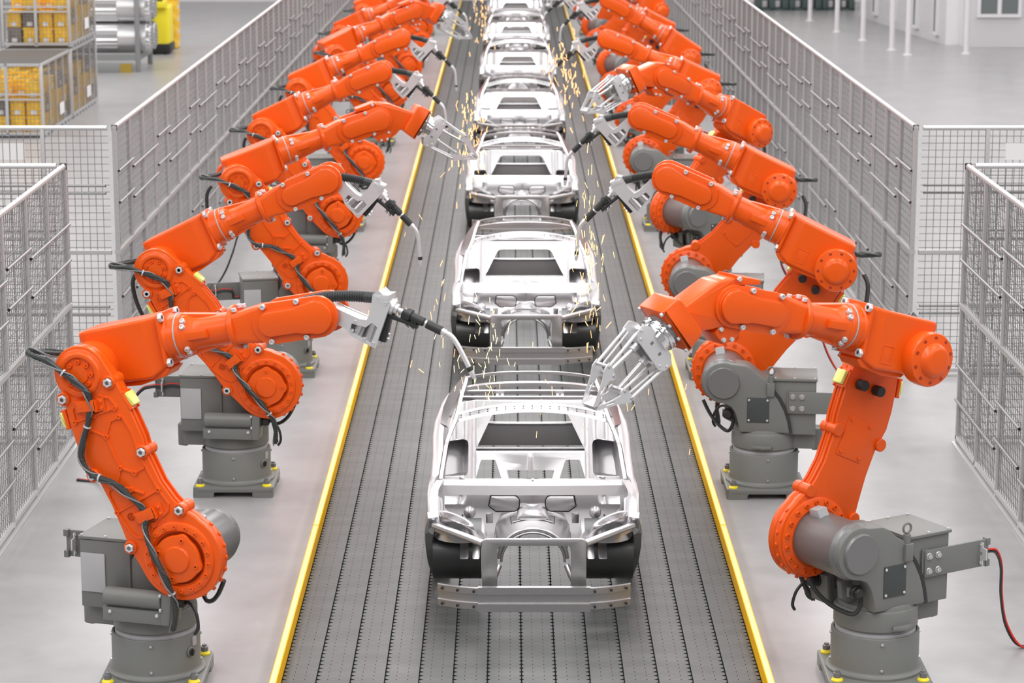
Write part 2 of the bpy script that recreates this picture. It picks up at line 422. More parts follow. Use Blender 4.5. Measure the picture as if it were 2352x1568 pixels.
def m_turret():
    b = MB()
    b.lathe([(0.30, 0.512), (0.345, 0.514), (0.36, 0.532), (0.36, 0.69), (0.35, 0.705), (0.0, 0.72)], 'z', n=64)
    # soft dome between disc and column
    b.lathe([(0.345, 0.69), (0.33, 0.735), (0.27, 0.775), (0.0, 0.79)], 'z', n=48)
    # rear electrics box
    b.T = Matrix.Identity(4)
    b.prism(rounded([(-0.555, 0.70), (-0.09, 0.70), (-0.09, 1.295), (-0.555, 1.295)], 0.012, 2), -0.27, 0.275, 'xz', 0.012)
    b.sweep([(x, 0.298, z) for x, z in [(-0.295, 0.72), (-0.268, 0.86), (-0.228, 0.98), (-0.163, 1.105), (-0.095, 1.19)]], [(-0.016, -0.022), (0.016, -0.022), (0.016, 0.012), (-0.016, 0.012)], 1)
    # curved column wall on the motor side, its rear edge an arc
    edge = [(-0.285, 0.72), (-0.255, 0.86), (-0.215, 0.98), (-0.15, 1.10), (-0.07, 1.20), (-0.055, 1.295)]
    front = [(0.0, 1.322), (0.05, 1.350), (0.10, 1.392), (0.15, 1.432), (0.21, 1.462), (0.29, 1.470)] + arc(US, ZS, 0.228, 112, -80, 16) + [(0.42, 1.025), (0.37, 1.0), (0.33, 0.95), (0.305, 0.89), (0.285, 0.81), (0.27, 0.72)]
    b.prism(edge + front, 0.02, 0.315, 'xz', 0.02)
    b.prism([(p[0] * 0.9 + 0.01, p[1]) for p in edge] + [(0.05, 1.30), (0.10, 1.2), (0.24, 1.05), (0.25, 0.72)], -0.25, 0.05, 'xz', 0.015)
    # rear lug and its arm
    b.prism(rounded([(-0.64, -0.09), (-0.52, -0.12), (-0.52, 0.12), (-0.64, 0.09)], 0.045, 5), 0.49, 0.73, 'xy', 0.01)
    b.box(-0.56, -0.2, -0.16, 0.16, 0.515, 0.70, 0, 0.01)
    # rib low on the disc, motor side
    b.prism([(-0.10, 0.35), (0.10, 0.35), (0.13, 0.385), (0.02, 0.43), (-0.08, 0.40)], 0.555, 0.585, 'xy', 0.004)
    # bracket behind small connector
    b.prism([(0.25, 0.72), (0.42, 0.80), (0.44, 0.95), (0.36, 1.0), (0.25, 0.98)], 0.0, 0.06, 'xz', 0.006)
    b.box(0.18, 0.46, 0.16, 0.19, 0.86, 0.94, 0, 0.004)
    return b.mesh('turret', [GREY, GAP])
def m_lid():
    b = MB(); b.box(-0.565, -0.085, -0.28, 0.30, 1.297, 1.325, 0, 0.008)
    for x in (-0.54, -0.32, -0.11):
        for y in (-0.255, 0.275): b.cyl(0.012, 1.32, 1.337, 'z', (x, y, 0), 8, 0.003, 1)
    return b.mesh('box_lid', [GREY, PALE])
def m_panel_light():
    b = MB(); b.box(-0.545, -0.32, -0.283, -0.27, 0.84, 1.18, 0, 0.003, 0.01); return b.mesh('light_side_panel', [LGREY])
def m_eye():
    b = MB(); b.box(-0.105, -0.02, 0.255, 0.345, 1.13, 1.28, 0, 0.012)
    b.cyl(0.032, 1.27, 1.36, 'z', (-0.062, 0.30, 0), 16, 0.004)
    b.T = T((-0.062, 0.30, 1.41)) @ RX(pi / 2)
    ring = [(0.042 * cos(a * pi / 12), 0.042 * sin(a * pi / 12), 0) for a in range(25)]
    b.tube(ring, 0.010, 10); return b.mesh('lifting_eye', [GREY])
def m_nameplate():
    b = MB(); b.box(-0.05, 0.19, 0.314, 0.322, 0.835, 1.11, 0, 0.002)
    small_screws(b, [(-0.03, 0.86), (0.17, 0.86), (-0.03, 1.085), (0.17, 1.085)], 0.32, 0.331, 0.013)
    return b.mesh('nameplate', [PLATE, PALE])
def m_cable_bracket():
    b = MB(); b.box(-0.97, -0.26, 0.295, 0.318, 0.945, 1.185, 0, 0.006, 0.02)
    b.box(-0.30, -0.24, 0.285, 0.30, 0.94, 1.19)
    b.box(-0.985, -0.94, 0.27, 0.325, 0.94, 1.0, 0, 0.004); b.box(-0.985, -0.94, 0.27, 0.325, 1.13, 1.19, 0, 0.004)
    for x in (-0.30, -0.40):
        for z in (1.00, 1.13): b.cyl(0.031, 0.314, 0.326, 'y', (x, 0, z), 20, 0.003, 1); b.cyl(0.024, 0.32, 0.345, 'y', (x, 0, z), 6, 0.004, 1)
    return b.mesh('cable_bracket', [GREY, STEEL])
def m_cable_clamp():
    b = MB()
    for s in (1, -1):
        y = 0.318 if s > 0 else 0.295
        p = [(-0.88, 0.965), (-0.88, 1.03), (-0.88, 1.04), (-0.88, 1.10), (-0.88, 1.105), (-0.88, 1.165)]
        offs = [0, 0, 0.05, 0.05, 0, 0]
        b.sweep([(x, y + s * (0.004 + o), z) for (x, z), o in zip(p, offs)], [(-0.03, -0.006), (0.03, -0.006), (0.03, 0.006), (-0.03, 0.006)])
        for z in (0.985, 1.145): b.cyl(0.014, y, y + s * 0.02, 'y', (-0.88, 0, z), 10, 0.003, 0)
    return b.mesh('cable_clamp', [PALE])
def m_power_cable():
    b = MB()
    for k, (dy, dz) in enumerate(((0, 0), (0.016, 0.01), (0.004, -0.016))):
        p = smooth_path([(-0.56, 0.262 + dy, 0.98 + dz), (-0.64, 0.27 + dy, 0.99 + dz), (-0.66, 0.272 + dy, 1.07 + dz), (-0.78, 0.275 + dy, 1.09 + dz), (-0.88, 0.275 + dy, 1.07 + dz), (-1.0, 0.275 + dy, 1.07 + dz), (-1.12, 0.25 + dy, 1.03 + dz), (-1.25, 0.18 + dy, 0.85 + dz), (-1.34, 0.10 + dy, 0.55 + dz), (-1.46, 0.05 + dy, 0.25 + dz), (-1.62, 0.05 + dy * 3, 0.03), (-1.85, 0.10 + dy * 3, 0.012)], 6)
        b.tube(p, 0.009 if k == 1 else 0.012, 8, 1 if k == 1 else 0)
    return b.mesh('power_cable', [BLACK, RED])
def m_motor():
    b = MB()
    b.lathe([(0.20, -0.29), (0.240, -0.29), (0.240, 0.192), (0.247, 0.202), (0.247, 0.219), (0.240, 0.229), (0.195, 0.309), (0.180, 0.313), (0.176, 0.329), (0.166, 0.343), (0.0, 0.345)], 'y', n=64)
    for a in range(8):
        an = a * pi / 4 + 0.3
        b.T = RY(an) @ T((0.215, 0.279, 0)) @ Matrix.Rotation(R(-60), 4, 'Z')
        b.cyl(0.016, -0.002, 0.008, 'y', (0, 0, 0), 12, 0.002, 1)
    b.T = RY(R(-78)); b.prism([(0.22, -0.25), (0.29, -0.24), (0.305, -0.13), (0.22, -0.10)], -0.05, 0.05, 'xy', 0.004, 2)
    return b.mesh('shoulder_motor', [MOTOR, GAP, LGREY])
def m_drive():
    b = MB()
    b.cyl(0.078, -0.25, 0.27, 'x', (0, -0.41, 0.868), 32, 0.006)
    b.prism(rounded([(-0.27, 0.655), (0.33, 0.655), (0.35, 0.90), (0.30, 0.90), (0.29, 0.80), (-0.25, 0.80), (-0.28, 0.78)], 0.015, 3), -0.42, -0.22, 'xz', 0.008)
    b.prism([(-0.27, 0.66), (0.30, 0.66), (0.30, 0.78), (-0.27, 0.78)], -0.455, -0.30, 'xz', 0.012)
    b.prism([(0.27, 0.665), (0.345, 0.665), (0.365, 0.92), (0.27, 0.945)], -0.47, -0.22, 'xz', 0.012)
    b.cyl(0.016, -0.468, -0.44, 'y', (-0.20, 0, 0.745), 12, 0.003, 1); b.cyl(0.016, -0.468, -0.44, 'y', (0.23, 0, 0.745), 12, 0.003, 1)
    for dz in (0.80, 0.925): b.cyl(0.016, 0.262, 0.282, 'x', (0, -0.475, dz), 10, 0.003, 1)
    b.box(-0.2, 0.25, -0.25, -0.1, 0.62, 0.9)
    return b.mesh('drive_housing', [GREY, PALE])
def m_connector():
    b = MB(); b.lathe([(0.0, 0.34), (0.06, 0.34), (0.06, 0.375), (0.046, 0.38), (0.05, 0.385), (0.05, 0.44), (0.035, 0.45), (0.022, 0.45), (0.022, 0.43), (0, 0.43)], 'x', (0, -0.36, 0.855), 24)
    b.tube(smooth_path([(0.44, -0.36, 0.855), (0.50, -0.37, 0.845), (0.56, -0.39, 0.77), (0.58, -0.41, 0.66), (0.55, -0.42, 0.60)], 6), 0.014, 10)
    return b.mesh('cable_connector', [BLACK])
def m_connector_back():
    b = MB(); b.cyl(0.06, 0.19, 0.235, 'y', (0.40, 0, 0.90), 24, 0.01); b.cyl(0.045, 0.23, 0.27, 'y', (0.40, 0, 0.90), 20, 0.01)
    b.tube(smooth_path([(0.34, 0.2, 0.86), (0.35, 0.21, 0.77), (0.40, 0.18, 0.70), (0.50, 0.08, 0.74), (0.60, -0.02, 0.84), (0.68, -0.08, 0.98)], 6), 0.020, 10)
    return b.mesh('back_connector', [BLACK])

ARM = ([(0.30, 0.250)] + arc(0.008, 0, 0.368, 32, -180, 28) + [(-0.362, 0.12), (-0.372, 0.25), (-0.345, 0.45), (-0.324, 0.65), (-0.322, 0.87), (-0.358, 1.08), (-0.342, 1.24), (-0.308, 1.40), (-0.262, 1.56)]
       + arc(0, 1.726, 0.238, 195, 0, 16) + [(0.255, 1.55), (0.258, 1.40), (0.243, 1.20), (0.228, 1.03), (0.192, 0.90), (0.178, 0.63), (0.205, 0.45), (0.240, 0.34)])
LUGS = [(0.205, 1.554), (-0.240, 1.610), (0.172, 0.921), (-0.338, 0.938), (0.222, 0.353), (-0.350, 0.263)]
def squeeze(b):
    b.v = [(x, -0.456 + (y + 0.40) * 0.69, z) for x, y, z in b.v]; return b
def m_lower_arm():
    b = MB()
    b.prism(ARM, -0.405, -0.30, 'xz', 0.014)
    b.prism(inset(ARM, 0.006), -0.315, -0.185, 'xz', 0.012)
    b.prism(inset(ARM, 0.014), -0.325, -0.29, 'xz', 0.0)
    # raised outline ridge and ribs
    def ridge(pts, y=-0.412, w=0.012):
        p = [(x, y, z) for x, z in pts]
        b.sweep(p, [(-w, -0.010), (-w * 0.6, 0.012), (w * 0.6, 0.012), (w, -0.010)], up=(0, -1, 0))
    rib = [[(-0.25, 1.398), (-0.062, 1.37), (0.16, 1.344)], [(0.16, 1.265), (0.046, 1.267), (-0.056, 1.169), (-0.15, 1.276), (-0.27, 1.245)],
           [(-0.056, 1.169), (-0.075, 0.98), (-0.078, 0.887)], [(-0.078, 0.887), (0.018, 0.795), (0.13, 0.80)], [(-0.078, 0.887), (-0.17, 0.79)],
           [(-0.084, 0.686), (-0.18, 0.76), (-0.27, 0.77), (-0.298, 0.73), (-0.304, 0.572)], [(-0.304, 0.572), (0.134, 0.583)],
           [(-0.084, 0.686), (0.0, 0.61)], [(0.134, 0.583), (0.156, 0.44), (0.12, 0.39), (0.01, 0.365), (-0.053, 0.343)],
           [(-0.304, 0.572), (-0.28, 0.37), (-0.25, 0.31), (-0.19, 0.28), (-0.12, 0.29), (-0.053, 0.343)],
           [(0.16, 1.344), (0.14, 1.44), (0.095, 1.47), (0.07, 1.50)], [(-0.25, 1.398), (-0.215, 1.50), (-0.15, 1.53)],
           [(0.16, 1.265), (0.170, 1.10), (0.135, 0.95), (0.13, 0.80), (0.13, 0.70), (0.134, 0.583)]]
    for r in rib: ridge(r)
    for (x, z) in [(-0.25, 1.398), (-0.062, 1.37), (0.141, 1.346), (0.137, 1.266), (-0.056, 1.169), (-0.078, 0.887), (0.018, 0.795), (-0.084, 0.686), (0.134, 0.583), (-0.304, 0.572), (-0.053, 0.343)]:
        b.lathe([(0.009, -0.420), (0.009, -0.436), (0.021, -0.436), (0.025, -0.404)], 'y', (x, 0, z), 12)
    # elbow end rings
    b.lathe([(0.0, -0.432), (0.078, -0.432), (0.084, -0.414), (0.136, -0.414), (0.144, -0.440), (0.150, -0.446), (0.176, -0.446), (0.186, -0.436), (0.192, -0.418), (0.210, -0.410), (0.216, -0.402)], 'y', (0, 0, 1.725), 48)
    for a in range(8):
        an = a * pi / 4 + 0.35
        b.lathe([(0.009, -0.430), (0.009, -0.446), (0.019, -0.446), (0.022, -0.408)], 'y', (0.108 * cos(an), 0, 1.725 + 0.108 * sin(an)), 12)
    # shoulder end rings
    b.lathe([(0.225, -0.405), (0.234, -0.412), (0.242, -0.440), (0.246, -0.445), (0.300, -0.445), (0.310, -0.436), (0.318, -0.402)], 'y', (0, 0, 0), 64)
    for a in range(18):
        an = a * pi / 9 + 0.1
        b.lathe([(0.008, -0.446), (0.008, -0.462), (0.018, -0.462), (0.021, -0.438)], 'y', (0.274 * cos(an), 0, 0.274 * sin(an)), 12)
    # edge bolts around the shoulder rim
    for a in range(11):
        an = R(-140 + a * 16)
        b.T = RY(-an); b.cyl(0.02, 0.35, 0.385, 'x', (0, -0.24, 0), 10, 0.006); b.T = Matrix.Identity(4)
    # motor side flange
    b.lathe([(0.24, -0.15), (0.262, -0.135), (0.275, -0.145), (0.335, -0.155), (0.345, -0.165), (0.345, -0.20)], 'y', (0, 0, 0), 64)
    for a in range(18):
        an = a * pi / 9 + 0.1
        b.lathe([(0.010, -0.150), (0.010, -0.128), (0.021, -0.128), (0.025, -0.165)], 'y', (0.307 * cos(an), 0, 0.307 * sin(an)), 12)
    # through lugs
    for (x, z) in LUGS:
        b.lathe([(0.040, -0.428), (0.042, -0.442), (0.052, -0.442), (0.057, -0.432), (0.057, -0.335), (0.050, -0.328), (0.050, -0.312), (0.057, -0.305), (0.057, -0.160), (0.050, -0.150), (0.0, -0.150)], 'y', (x, 0, z), 24)
    # edge strip
    for off in (-0.24, -0.35):
        b.sweep([(x, off, z) for x, z in [(0.238, 0.36), (0.206, 0.46), (0.180, 0.63), (0.194, 0.90), (0.230, 1.03), (0.245, 1.20), (0.260, 1.38)]], [(-0.016, -0.01), (0.016, -0.01), (0.016, 0.012), (-0.016, 0.012)])
    # panel on the motor side
    b.prism(rounded([(-0.19, 0.725), (0.10, 0.725), (0.10, 1.08), (-0.19, 1.08)], 0.008, 2), -0.186, -0.172, 'xz', 0.003)
    for (x, z) in [(-0.155, 0.76), (0.065, 0.76), (-0.155, 1.045), (0.065, 1.045)]: b.cyl(0.016, -0.18, -0.155, 'y', (x, 0, z), 12, 0.004)
    # round wind-wheel relief
    b.lathe([(0.034, -0.405), (0.034, -0.412), (0.038, -0.412), (0.040, -0.404)], 'y', (-0.212, 0, 0.487), 24)
    for a in range(9):
        b.T = T((-0.212, 0, 0.487)) @ RY(a * 2 * pi / 9)
        b.prism([(0.006, 0.002), (0.020, 0.004), (0.033, 0.016), (0.030, 0.018), (0.018, 0.010), (0.006, 0.006)], -0.411, -0.403, 'xz')
    b.T = Matrix.Identity(4)
    return squeeze(b).mesh('lower_arm', [ORANGE])
def sst_(t): t = max(0, min(1, t)); return t * t * (3 - 2 * t)
def m_shoulder_cover():
    b = MB()
    pts = []
    for a in range(48):
        an = 2 * pi * a / 48; d = min(abs(((math.degrees(an) + 45) % 90) - 45), 45)
        r = 0.202 + 0.026 * sst_(1 - abs(abs(d) - 45.0) / 20)
        pts.append((r * cos(an), r * sin(an)))
    b.prism(pts, -0.475, -0.40, 'xz', 0.018)
    b.lathe([(0.118, -0.47), (0.112, -0.492), (0.106, -0.502), (0.095, -0.505), (0, -0.505)], 'y', n=40)
    for a in range(4):
        an = a * pi / 2 + pi / 4
        b.lathe([(0.009, -0.475), (0.009, -0.488), (0.020, -0.488), (0.023, -0.465)], 'y', (0.172 * cos(an), 0, 0.172 * sin(an)), 12)
    return squeeze(b).mesh('shoulder_cover', [ORANGE])
def m_signal(): # pale yellow block lamp on orange mount
    b = MB(); b.box(-0.012, 0.02, -0.075, 0.075, -0.085, 0.085, 1, 0.006, 0.01)
    b.box(0.018, 0.062, -0.058, 0.058, -0.062, 0.062, 0, 0.014, 0.012)
    for dz in (-0.075, 0.075):
        for dy in (-0.06, 0.06): b.cyl(0.012, 0.0, 0.032, 'x', (0, dy, dz), 10, 0.003, 1)
    return b.mesh('signal_block', [LAMP, ORANGE])
def m_bumper_stop():
    b = MB(); b.cyl(0.046, -0.19, -0.10, 'y', (0, 0, 0), 28, 0.006); return b.mesh('rubber_stop', [RUBBER])
def m_cableclip():
    b = MB(); b.box(-0.10, 0.05, -0.470, -0.462, -0.04, 0.04, 0, 0.003); b.box(-0.10, 0.05, -0.468, -0.41, 0.028, 0.04, 0, 0.002)
    b.box(0.045, 0.105, -0.425, -0.405, -0.055, 0.045, 0, 0.004)
    b.prism([(0.04, -0.05), (0.052, -0.05), (0.052, 0.04), (0.04, 0.04)], -0.47, -0.41, 'xz', 0.002)
    b.box(-0.135, -0.095, -0.425, -0.405, -0.05, 0.04, 0, 0.004)
    for x, z in ((0.08, 0.02), (0.08, -0.03), (-0.115, -0.02), (-0.115, 0.02)): b.cyl(0.013, -0.438, -0.42, 'y', (x, 0, z), 10, 0.003)
    for x in (-0.065, -0.005): b.lathe([(0.016, -0.4705), (0.016, -0.472), (0, -0.472)], 'y', (x, 0, 0), 14, mi=1)
    b.v = [(x * 1.15, y, z * 1.15) for x, y, z in b.v]; return b.mesh('cable_clip', [ORANGE, ORANGE])
CABLE = [(0.12, -0.10, 1.99), (0.03, -0.16, 1.94), (-0.12, -0.28, 1.95), (-0.24, -0.38, 2.03), (-0.315, -0.46, 2.10), (-0.29, -0.51, 2.06), (-0.175, -0.53, 1.95), (-0.095, -0.525, 1.80), (-0.018, -0.52, 1.66), (0.012, -0.515, 1.56),
         (-0.03, -0.497, 1.46), (-0.105, -0.500, 1.36), (-0.23, -0.505, 1.24), (-0.335, -0.51, 1.11), (-0.325, -0.515, 0.97), (-0.26, -0.515, 0.89), (-0.18, -0.51, 0.81), (-0.125, -0.505, 0.68), (-0.065, -0.500, 0.53), (-0.05, -0.497, 0.44),
         (-0.11, -0.505, 0.37), (-0.145, -0.53, 0.24), (-0.14, -0.56, 0.08), (-0.14, -0.565, -0.03), (-0.16, -0.555, -0.17), (-0.20, -0.53, -0.33), (-0.30, -0.49, -0.45), (-0.38, -0.45, -0.51)]
def m_cable():
    b = MB(); p, s = corrugated(CABLE, 0.02, 0.017); b.tube(p, 0.026, 8, 0, s)
    P = smooth_path(CABLE, 8); Q = []
    for i, q in enumerate(P):
        a = i * 0.22; Q.append((q.x + 0.030 * cos(a), q.y - 0.012 + 0.016 * sin(a), q.z + 0.024 * sin(a)))
    b.tube(Q, 0.0075, 6, 1)
    Q = [(q.x + 0.024 * cos(i * 0.22 + 2.6), q.y + 0.016 * sin(i * 0.22 + 2.6), q.z + 0.022 * sin(i * 0.22 + 2.6)) for i, q in enumerate(P)]
    b.tube(Q, 0.010, 6, 0)
    for i in (int(len(P) * f) for f in (0.26, 0.42, 0.55, 0.90)):
        t = (P[i + 1] - P[i - 1]).normalized()
        b.tube([P[i] - t * 0.007, P[i] + t * 0.007], 0.034, 10, 2)
    return b.mesh('cable_bundle', [HOSE, MOTOR, PALE])
def m_cable_rear():
    b = MB(); path = [(-0.30, -0.1, 1.86), (-0.42, -0.06, 1.80), (-0.56, 0.0, 1.60), (-0.66, 0.05, 1.32), (-0.72, 0.08, 1.05)]
    b.tube(smooth_path(path, 8), 0.024, 10); return b.mesh('thick_cable', [HOSE])

def rrect(y, z0, z1, r, x, n=4):
    p = rounded([(-y, z0), (y, z0), (y, z1), (-y, z1)], r, 9); return [(x, a, b) for a, b in p]
def m_housing():
    b = MB(); r = 0.035
    S = [(-0.105, 0.135, 0.03, 0.285), (-0.090, 0.165, -0.02, 0.308), (-0.03, 0.182, -0.12, 0.317), (0.15, 0.187, -0.165, 0.322), (0.45, 0.187, -0.168, 0.336), (0.50, 0.186, -0.165, 0.339), (0.52, 0.180, -0.155, 0.341), (0.645, 0.134, -0.095, 0.350)]
    b.loft([rrect(y, z0, z1, r, x) for x, y, z0, z1 in S])
    b.prism(rounded([(-0.19, -0.09), (0.19, -0.09), (0.19, 0.36), (-0.19, 0.36)], 0.05, 4), 0.635, 0.665, 'yz', 0.006)
    # hub toward the lower arm
    b.lathe([(0.0, -0.32), (0.205, -0.32), (0.225, -0.31), (0.232, -0.20), (0.228, -0.17), (0.20, -0.10)], 'y', n=48)
    # belly sump
    b.prism([(0.10, -0.16), (0.60, -0.09), (0.66, -0.115), (0.60, -0.17), (0.36, -0.215), (0.14, -0.205)], -0.13, 0.13, 'xz', 0.012)
    for x in (0.2, 0.38, 0.56): b.cyl(0.01, -0.14, 0.14, 'y', (x, 0, -0.16 + 0.08 * (x - 0.1)), 8, 0, 1)
    # framed recess on the cap side
    for a, c, d, e in ((0.395, 0.515, 0.040, 0.05), (0.395, 0.515, -0.108, -0.098), (0.392, 0.402, -0.105, 0.047), (0.508, 0.518, -0.105, 0.047)): b.box(a - 0.06, c - 0.06, 0.175, 0.192, d, e, 0, 0.002)
    return b.mesh('elbow_housing', [ORANGE, PALE], 13)
def m_recess():
    b = MB(); b.box(0.342, 0.452, 0.18, 0.1875, -0.10, 0.042, 0, 0.001); return b.mesh('recessed_pad', [ORANGE])
def m_elbow_cap():
    b = MB()
    b.lathe([(0.20, 0.16), (0.228, 0.175), (0.232, 0.20), (0.232, 0.285), (0.222, 0.305), (0.150, 0.322), (0.146, 0.332), (0.128, 0.365), (0.108, 0.382), (0.090, 0.386), (0, 0.388)], 'y', n=56)
    for a in range(10):
        an = a * pi / 5 + 0.2
        b.lathe([(0.0, 0.3155), (0.016, 0.3155), (0.017, 0.312)], 'y', (0.188 * cos(an), 0, 0.188 * sin(an)), 12, mi=1)
    return b.mesh('elbow_cap', [ORANGE, mat('deep_orange_hole', (0.35, 0.03, 0.004), 0.5)])
def m_tube():
    b = MB(); c = (0, 0, AX)
    b.lathe([(0.17, 0.66), (0.200, 0.665), (0.200, 0.685), (0.188, 0.695), (0.188, 0.765)], 'x', c, 56)
    b.lathe([(0.192, 0.765), (0.192, 0.777)], 'x', c, 56, mi=1)
    b.lathe([(0.188, 0.777), (0.188, 0.81), (0.178, 0.82), (0.176, 0.86), (0.150, 0.91), (0.142, 0.93), (0.138, 1.0), (0.136, 1.23), (0.15, 1.245), (0.178, 1.25), (0.186, 1.258), (0.186, 1.288), (0.176, 1.298), (0.12, 1.302)], 'x', c, 56)
    for s in (1, -1):
        b.T = T((0, 0, AX)) @ RX(pi / 2 if s < 0 else -pi / 2)
        b.T = T((0, 0, AX))
        # rib bar on the flank, gussets above and below
        b.box(0.84, 1.06, s * 0.125, s * 0.172, -0.03, 0.035, 0, 0.004)
        b.prism([(0.80, s * 0.10), (0.80, s * 0.185), (1.12, s * 0.137), (1.12, s * 0.10)], -0.045, 0.045, 'xz', 0.008)
    b.T = Matrix.Identity(4)
    return b.mesh('forearm_tube', [ORANGE, LGREY])
def tube_screws():
    out = []
    for s in (1, -1):
        for an in (28, 44, -34, -50):
            a = R(an)
            out.append(T((0.855, -s * 0.172 * cos(a), AX + 0.172 * sin(a))) @ RX(-a if s > 0 else pi + a))
    return out
def stadium(x0, x1, z, r, n=14):
    return arc(x0, z, r, 270, 90, n) + arc(x1, z, r, 90, -90, n)
OX, WX = 1.640, DW
def m_fork():
    b = MB(); z = AX
    b.loft([[(1.295, y, z + h) for y, h in rounded([(-0.145, -0.13), (0.145, -0.13), (0.145, 0.13), (-0.145, 0.13)], 0.05, 3)],
            [(1.36, y, z + h) for y, h in rounded([(-0.14, -0.135), (0.14, -0.135), (0.14, 0.135), (-0.14, 0.135)], 0.05, 3)],
            [(1.50, y, z + h) for y, h in rounded([(-0.125, -0.155), (0.125, -0.155), (0.125, 0.155), (-0.125, 0.155)], 0.04, 3)],
            [(1.68, y, z + h) for y, h in rounded([(-0.12, -0.15), (0.12, -0.15), (0.12, 0.15), (-0.12, 0.15)], 0.04, 3)],
            [(1.80, y, z + h) for y, h in rounded([(-0.115, -0.13), (0.115, -0.13), (0.115, 0.10), (-0.115, 0.10)], 0.04, 3)]])
    for s in (1, -1):
        b.prism(stadium(OX, WX, z, 0.172, 16), s * 0.105, s * 0.150, 'xz', 0.008)
    return b.mesh('wrist_fork', [ORANGE])
def m_fork_cover():
    b = MB(); z = AX
    key = arc(OX, z, 0.106, 270, 90, 14) + [(1.86, z + 0.106), (1.90, z + 0.118)] + arc(WX, z, 0.140, 112, -112, 20) + [(1.90, z - 0.118), (1.86, z - 0.106)]
    b.prism(inset(key, -0.006), -0.164, -0.14, 'xz', 0.006)
    b.prism(key, -0.196, -0.16, 'xz', 0.020)
    return b.mesh('wrist_cover', [ORANGE])
COVER_SCREWS = [(1.60, AX + 0.147), (1.90, AX + 0.150), (1.62, AX - 0.145), (1.93, AX - 0.150)]
def m_torch_link():  # silver inner hub seen between the fork plates
    b = MB(); b.cyl(0.13, -0.10, 0.10, 'y', (0, 0, 0), 36, 0.01); return b.mesh('wrist_hub', [SILVER])
def m_bracket():
    b = MB()
    P = [(-0.02, 0.10), (0.10, 0.085), (0.179, 0.05), (0.339, -0.009), (0.40, -0.015), (0.432, 0.05), (0.455, 0.20), (0.505, 0.235), (0.609, 0.139), (0.47, -0.245), (0.356, -0.2), (0.271, -0.158), (0.21, -0.092), (0.158, -0.073), (0.05, -0.10), (-0.03, -0.08)]
    hole = [(0.255, -0.115), (0.272, -0.052), (0.395, -0.075), (0.445, -0.035), (0.492, -0.07), (0.440, -0.205), (0.40, -0.185)]
    b.prism(P, -0.085, -0.065, 'xz', holes=[hole]); b.prism(P, 0.065, 0.085, 'xz', holes=[hole])
    b.prism(inset(P, 0.006), -0.066, 0.066, 'xz', holes=[inset(hole, -0.004)])
    b.box(0.47, 0.60, -0.09, 0.09, 0.13, 0.20, 0, 0.012); 
    for x, z in ((0.30, -0.035), (0.275, -0.11), (0.375, -0.175), (0.452, -0.205), (0.50, 0.17), (0.565, 0.13)):
        b.lathe([(0.006, -0.088), (0.006, -0.094), (0.013, -0.094), (0.015, -0.08)], 'y', (x, 0, z), 12, mi=1)
    b.prism(inset(hole, -0.006), -0.01, 0.01, 'xz', 0, 2)
    for (x0, z0), (x1, z1), r in (((0.345, -0.062), (0.305, -0.155), 0.046), ((0.462, -0.035), (0.405, -0.195), 0.044)):
        b.tube([(x0, -0.038, z0), (x1, -0.038, z1)], r, 24, 2); b.tube([(x0, 0.038, z0), (x1, 0.038, z1)], r, 24, 2)
    return b.mesh('torch_bracket', [SILVER, PALE, STEEL])
def m_torch():
    b = MB(); o = (0, 0, 0)
    def seg(p, q, r, mi, n=20): b.tube([(p[0], 0, p[1]), (q[0], 0, q[1])], r, n, mi)
    d = lambda t: (0.599 + (1.01 - 0.599) * t, 0.085 - (0.171) * t)
    seg((0.555, 0.102), (0.615, 0.078), 0.068, 1); seg((0.61, 0.08), (0.64, 0.067), 0.045, 1)
    seg(d(0.05), d(0.22), 0.022, 1)
    seg(d(0.20), d(0.26), 0.030, 0); seg(d(0.25), d(0.63), 0.038, 0); seg(d(0.62), d(0.66), 0.028, 0)
    seg(d(0.65), d(0.72), 0.026, 1); seg(d(0.70), d(1.0), 0.037, 0); seg(d(0.99), d(1.09), 0.027, 1)
    neck = smooth_path([(d(1.05)[0], 0, d(1.05)[1]), (1.093, 0, -0.126), (1.149, 0, -0.200), (1.214, 0, -0.320), (1.243, 0, -0.375)], 8)
    b.tube(neck, 0.021, 16, 1)
    seg((1.240, -0.368), (1.257, -0.400), 0.024, 0); b.lathe([(0.023, 0), (0.024, 0.02), (0.013, 0.075), (0.0, 0.075)], 'z', n=16, mi=1)
    n = 16 * 4
    M4 = T((1.255, 0, -0.396)) @ RY(R(154))
    b.v[-n:] = [tuple(M4 @ Vector(p)) for p in b.v[-n:]]
    return b.mesh('welding_torch', [RUBBER, SILVER])
def m_holder():
    b = MB()
    b.prism([(0.487, -0.195), (0.535, -0.205), (0.560, -0.12), (0.585, -0.005), (0.69, -0.035), (0.804, -0.078), (0.812, -0.045), (0.70, -0.005), (0.60, 0.03), (0.545, 0.03), (0.520, -0.06)], -0.035, 0.035, 'xz', 0.006)
    b.box(0.785, 0.80, -0.03, 0.03, -0.065, -0.02, 0, 0.003)
    b.tube([(0.69, -0.0, -0.02), (0.715, -0.0, 0.055)], 0.035, 14)
    b.lathe([(0.041, -0.02), (0.054, -0.02), (0.054, 0.02), (0.041, 0.02)], 'x', (0, 0, 0), 20)
    M4 = T((0.735, 0, 0.03)) @ RY(R(22)); n = 20 * 4; b.v[-n:] = [tuple(M4 @ Vector(p)) for p in b.v[-n:]]
    for x, z in ((0.548, -0.13), (0.54, -0.17), (0.70, -0.05), (0.745, -0.065)): b.tube([(x, 0, z), (x + 0.025, 0, z - 0.008 if z < -0.1 else z - 0.03)], 0.013, 8, 1)
    return b.mesh('torch_holder', [BLACK, STEEL])
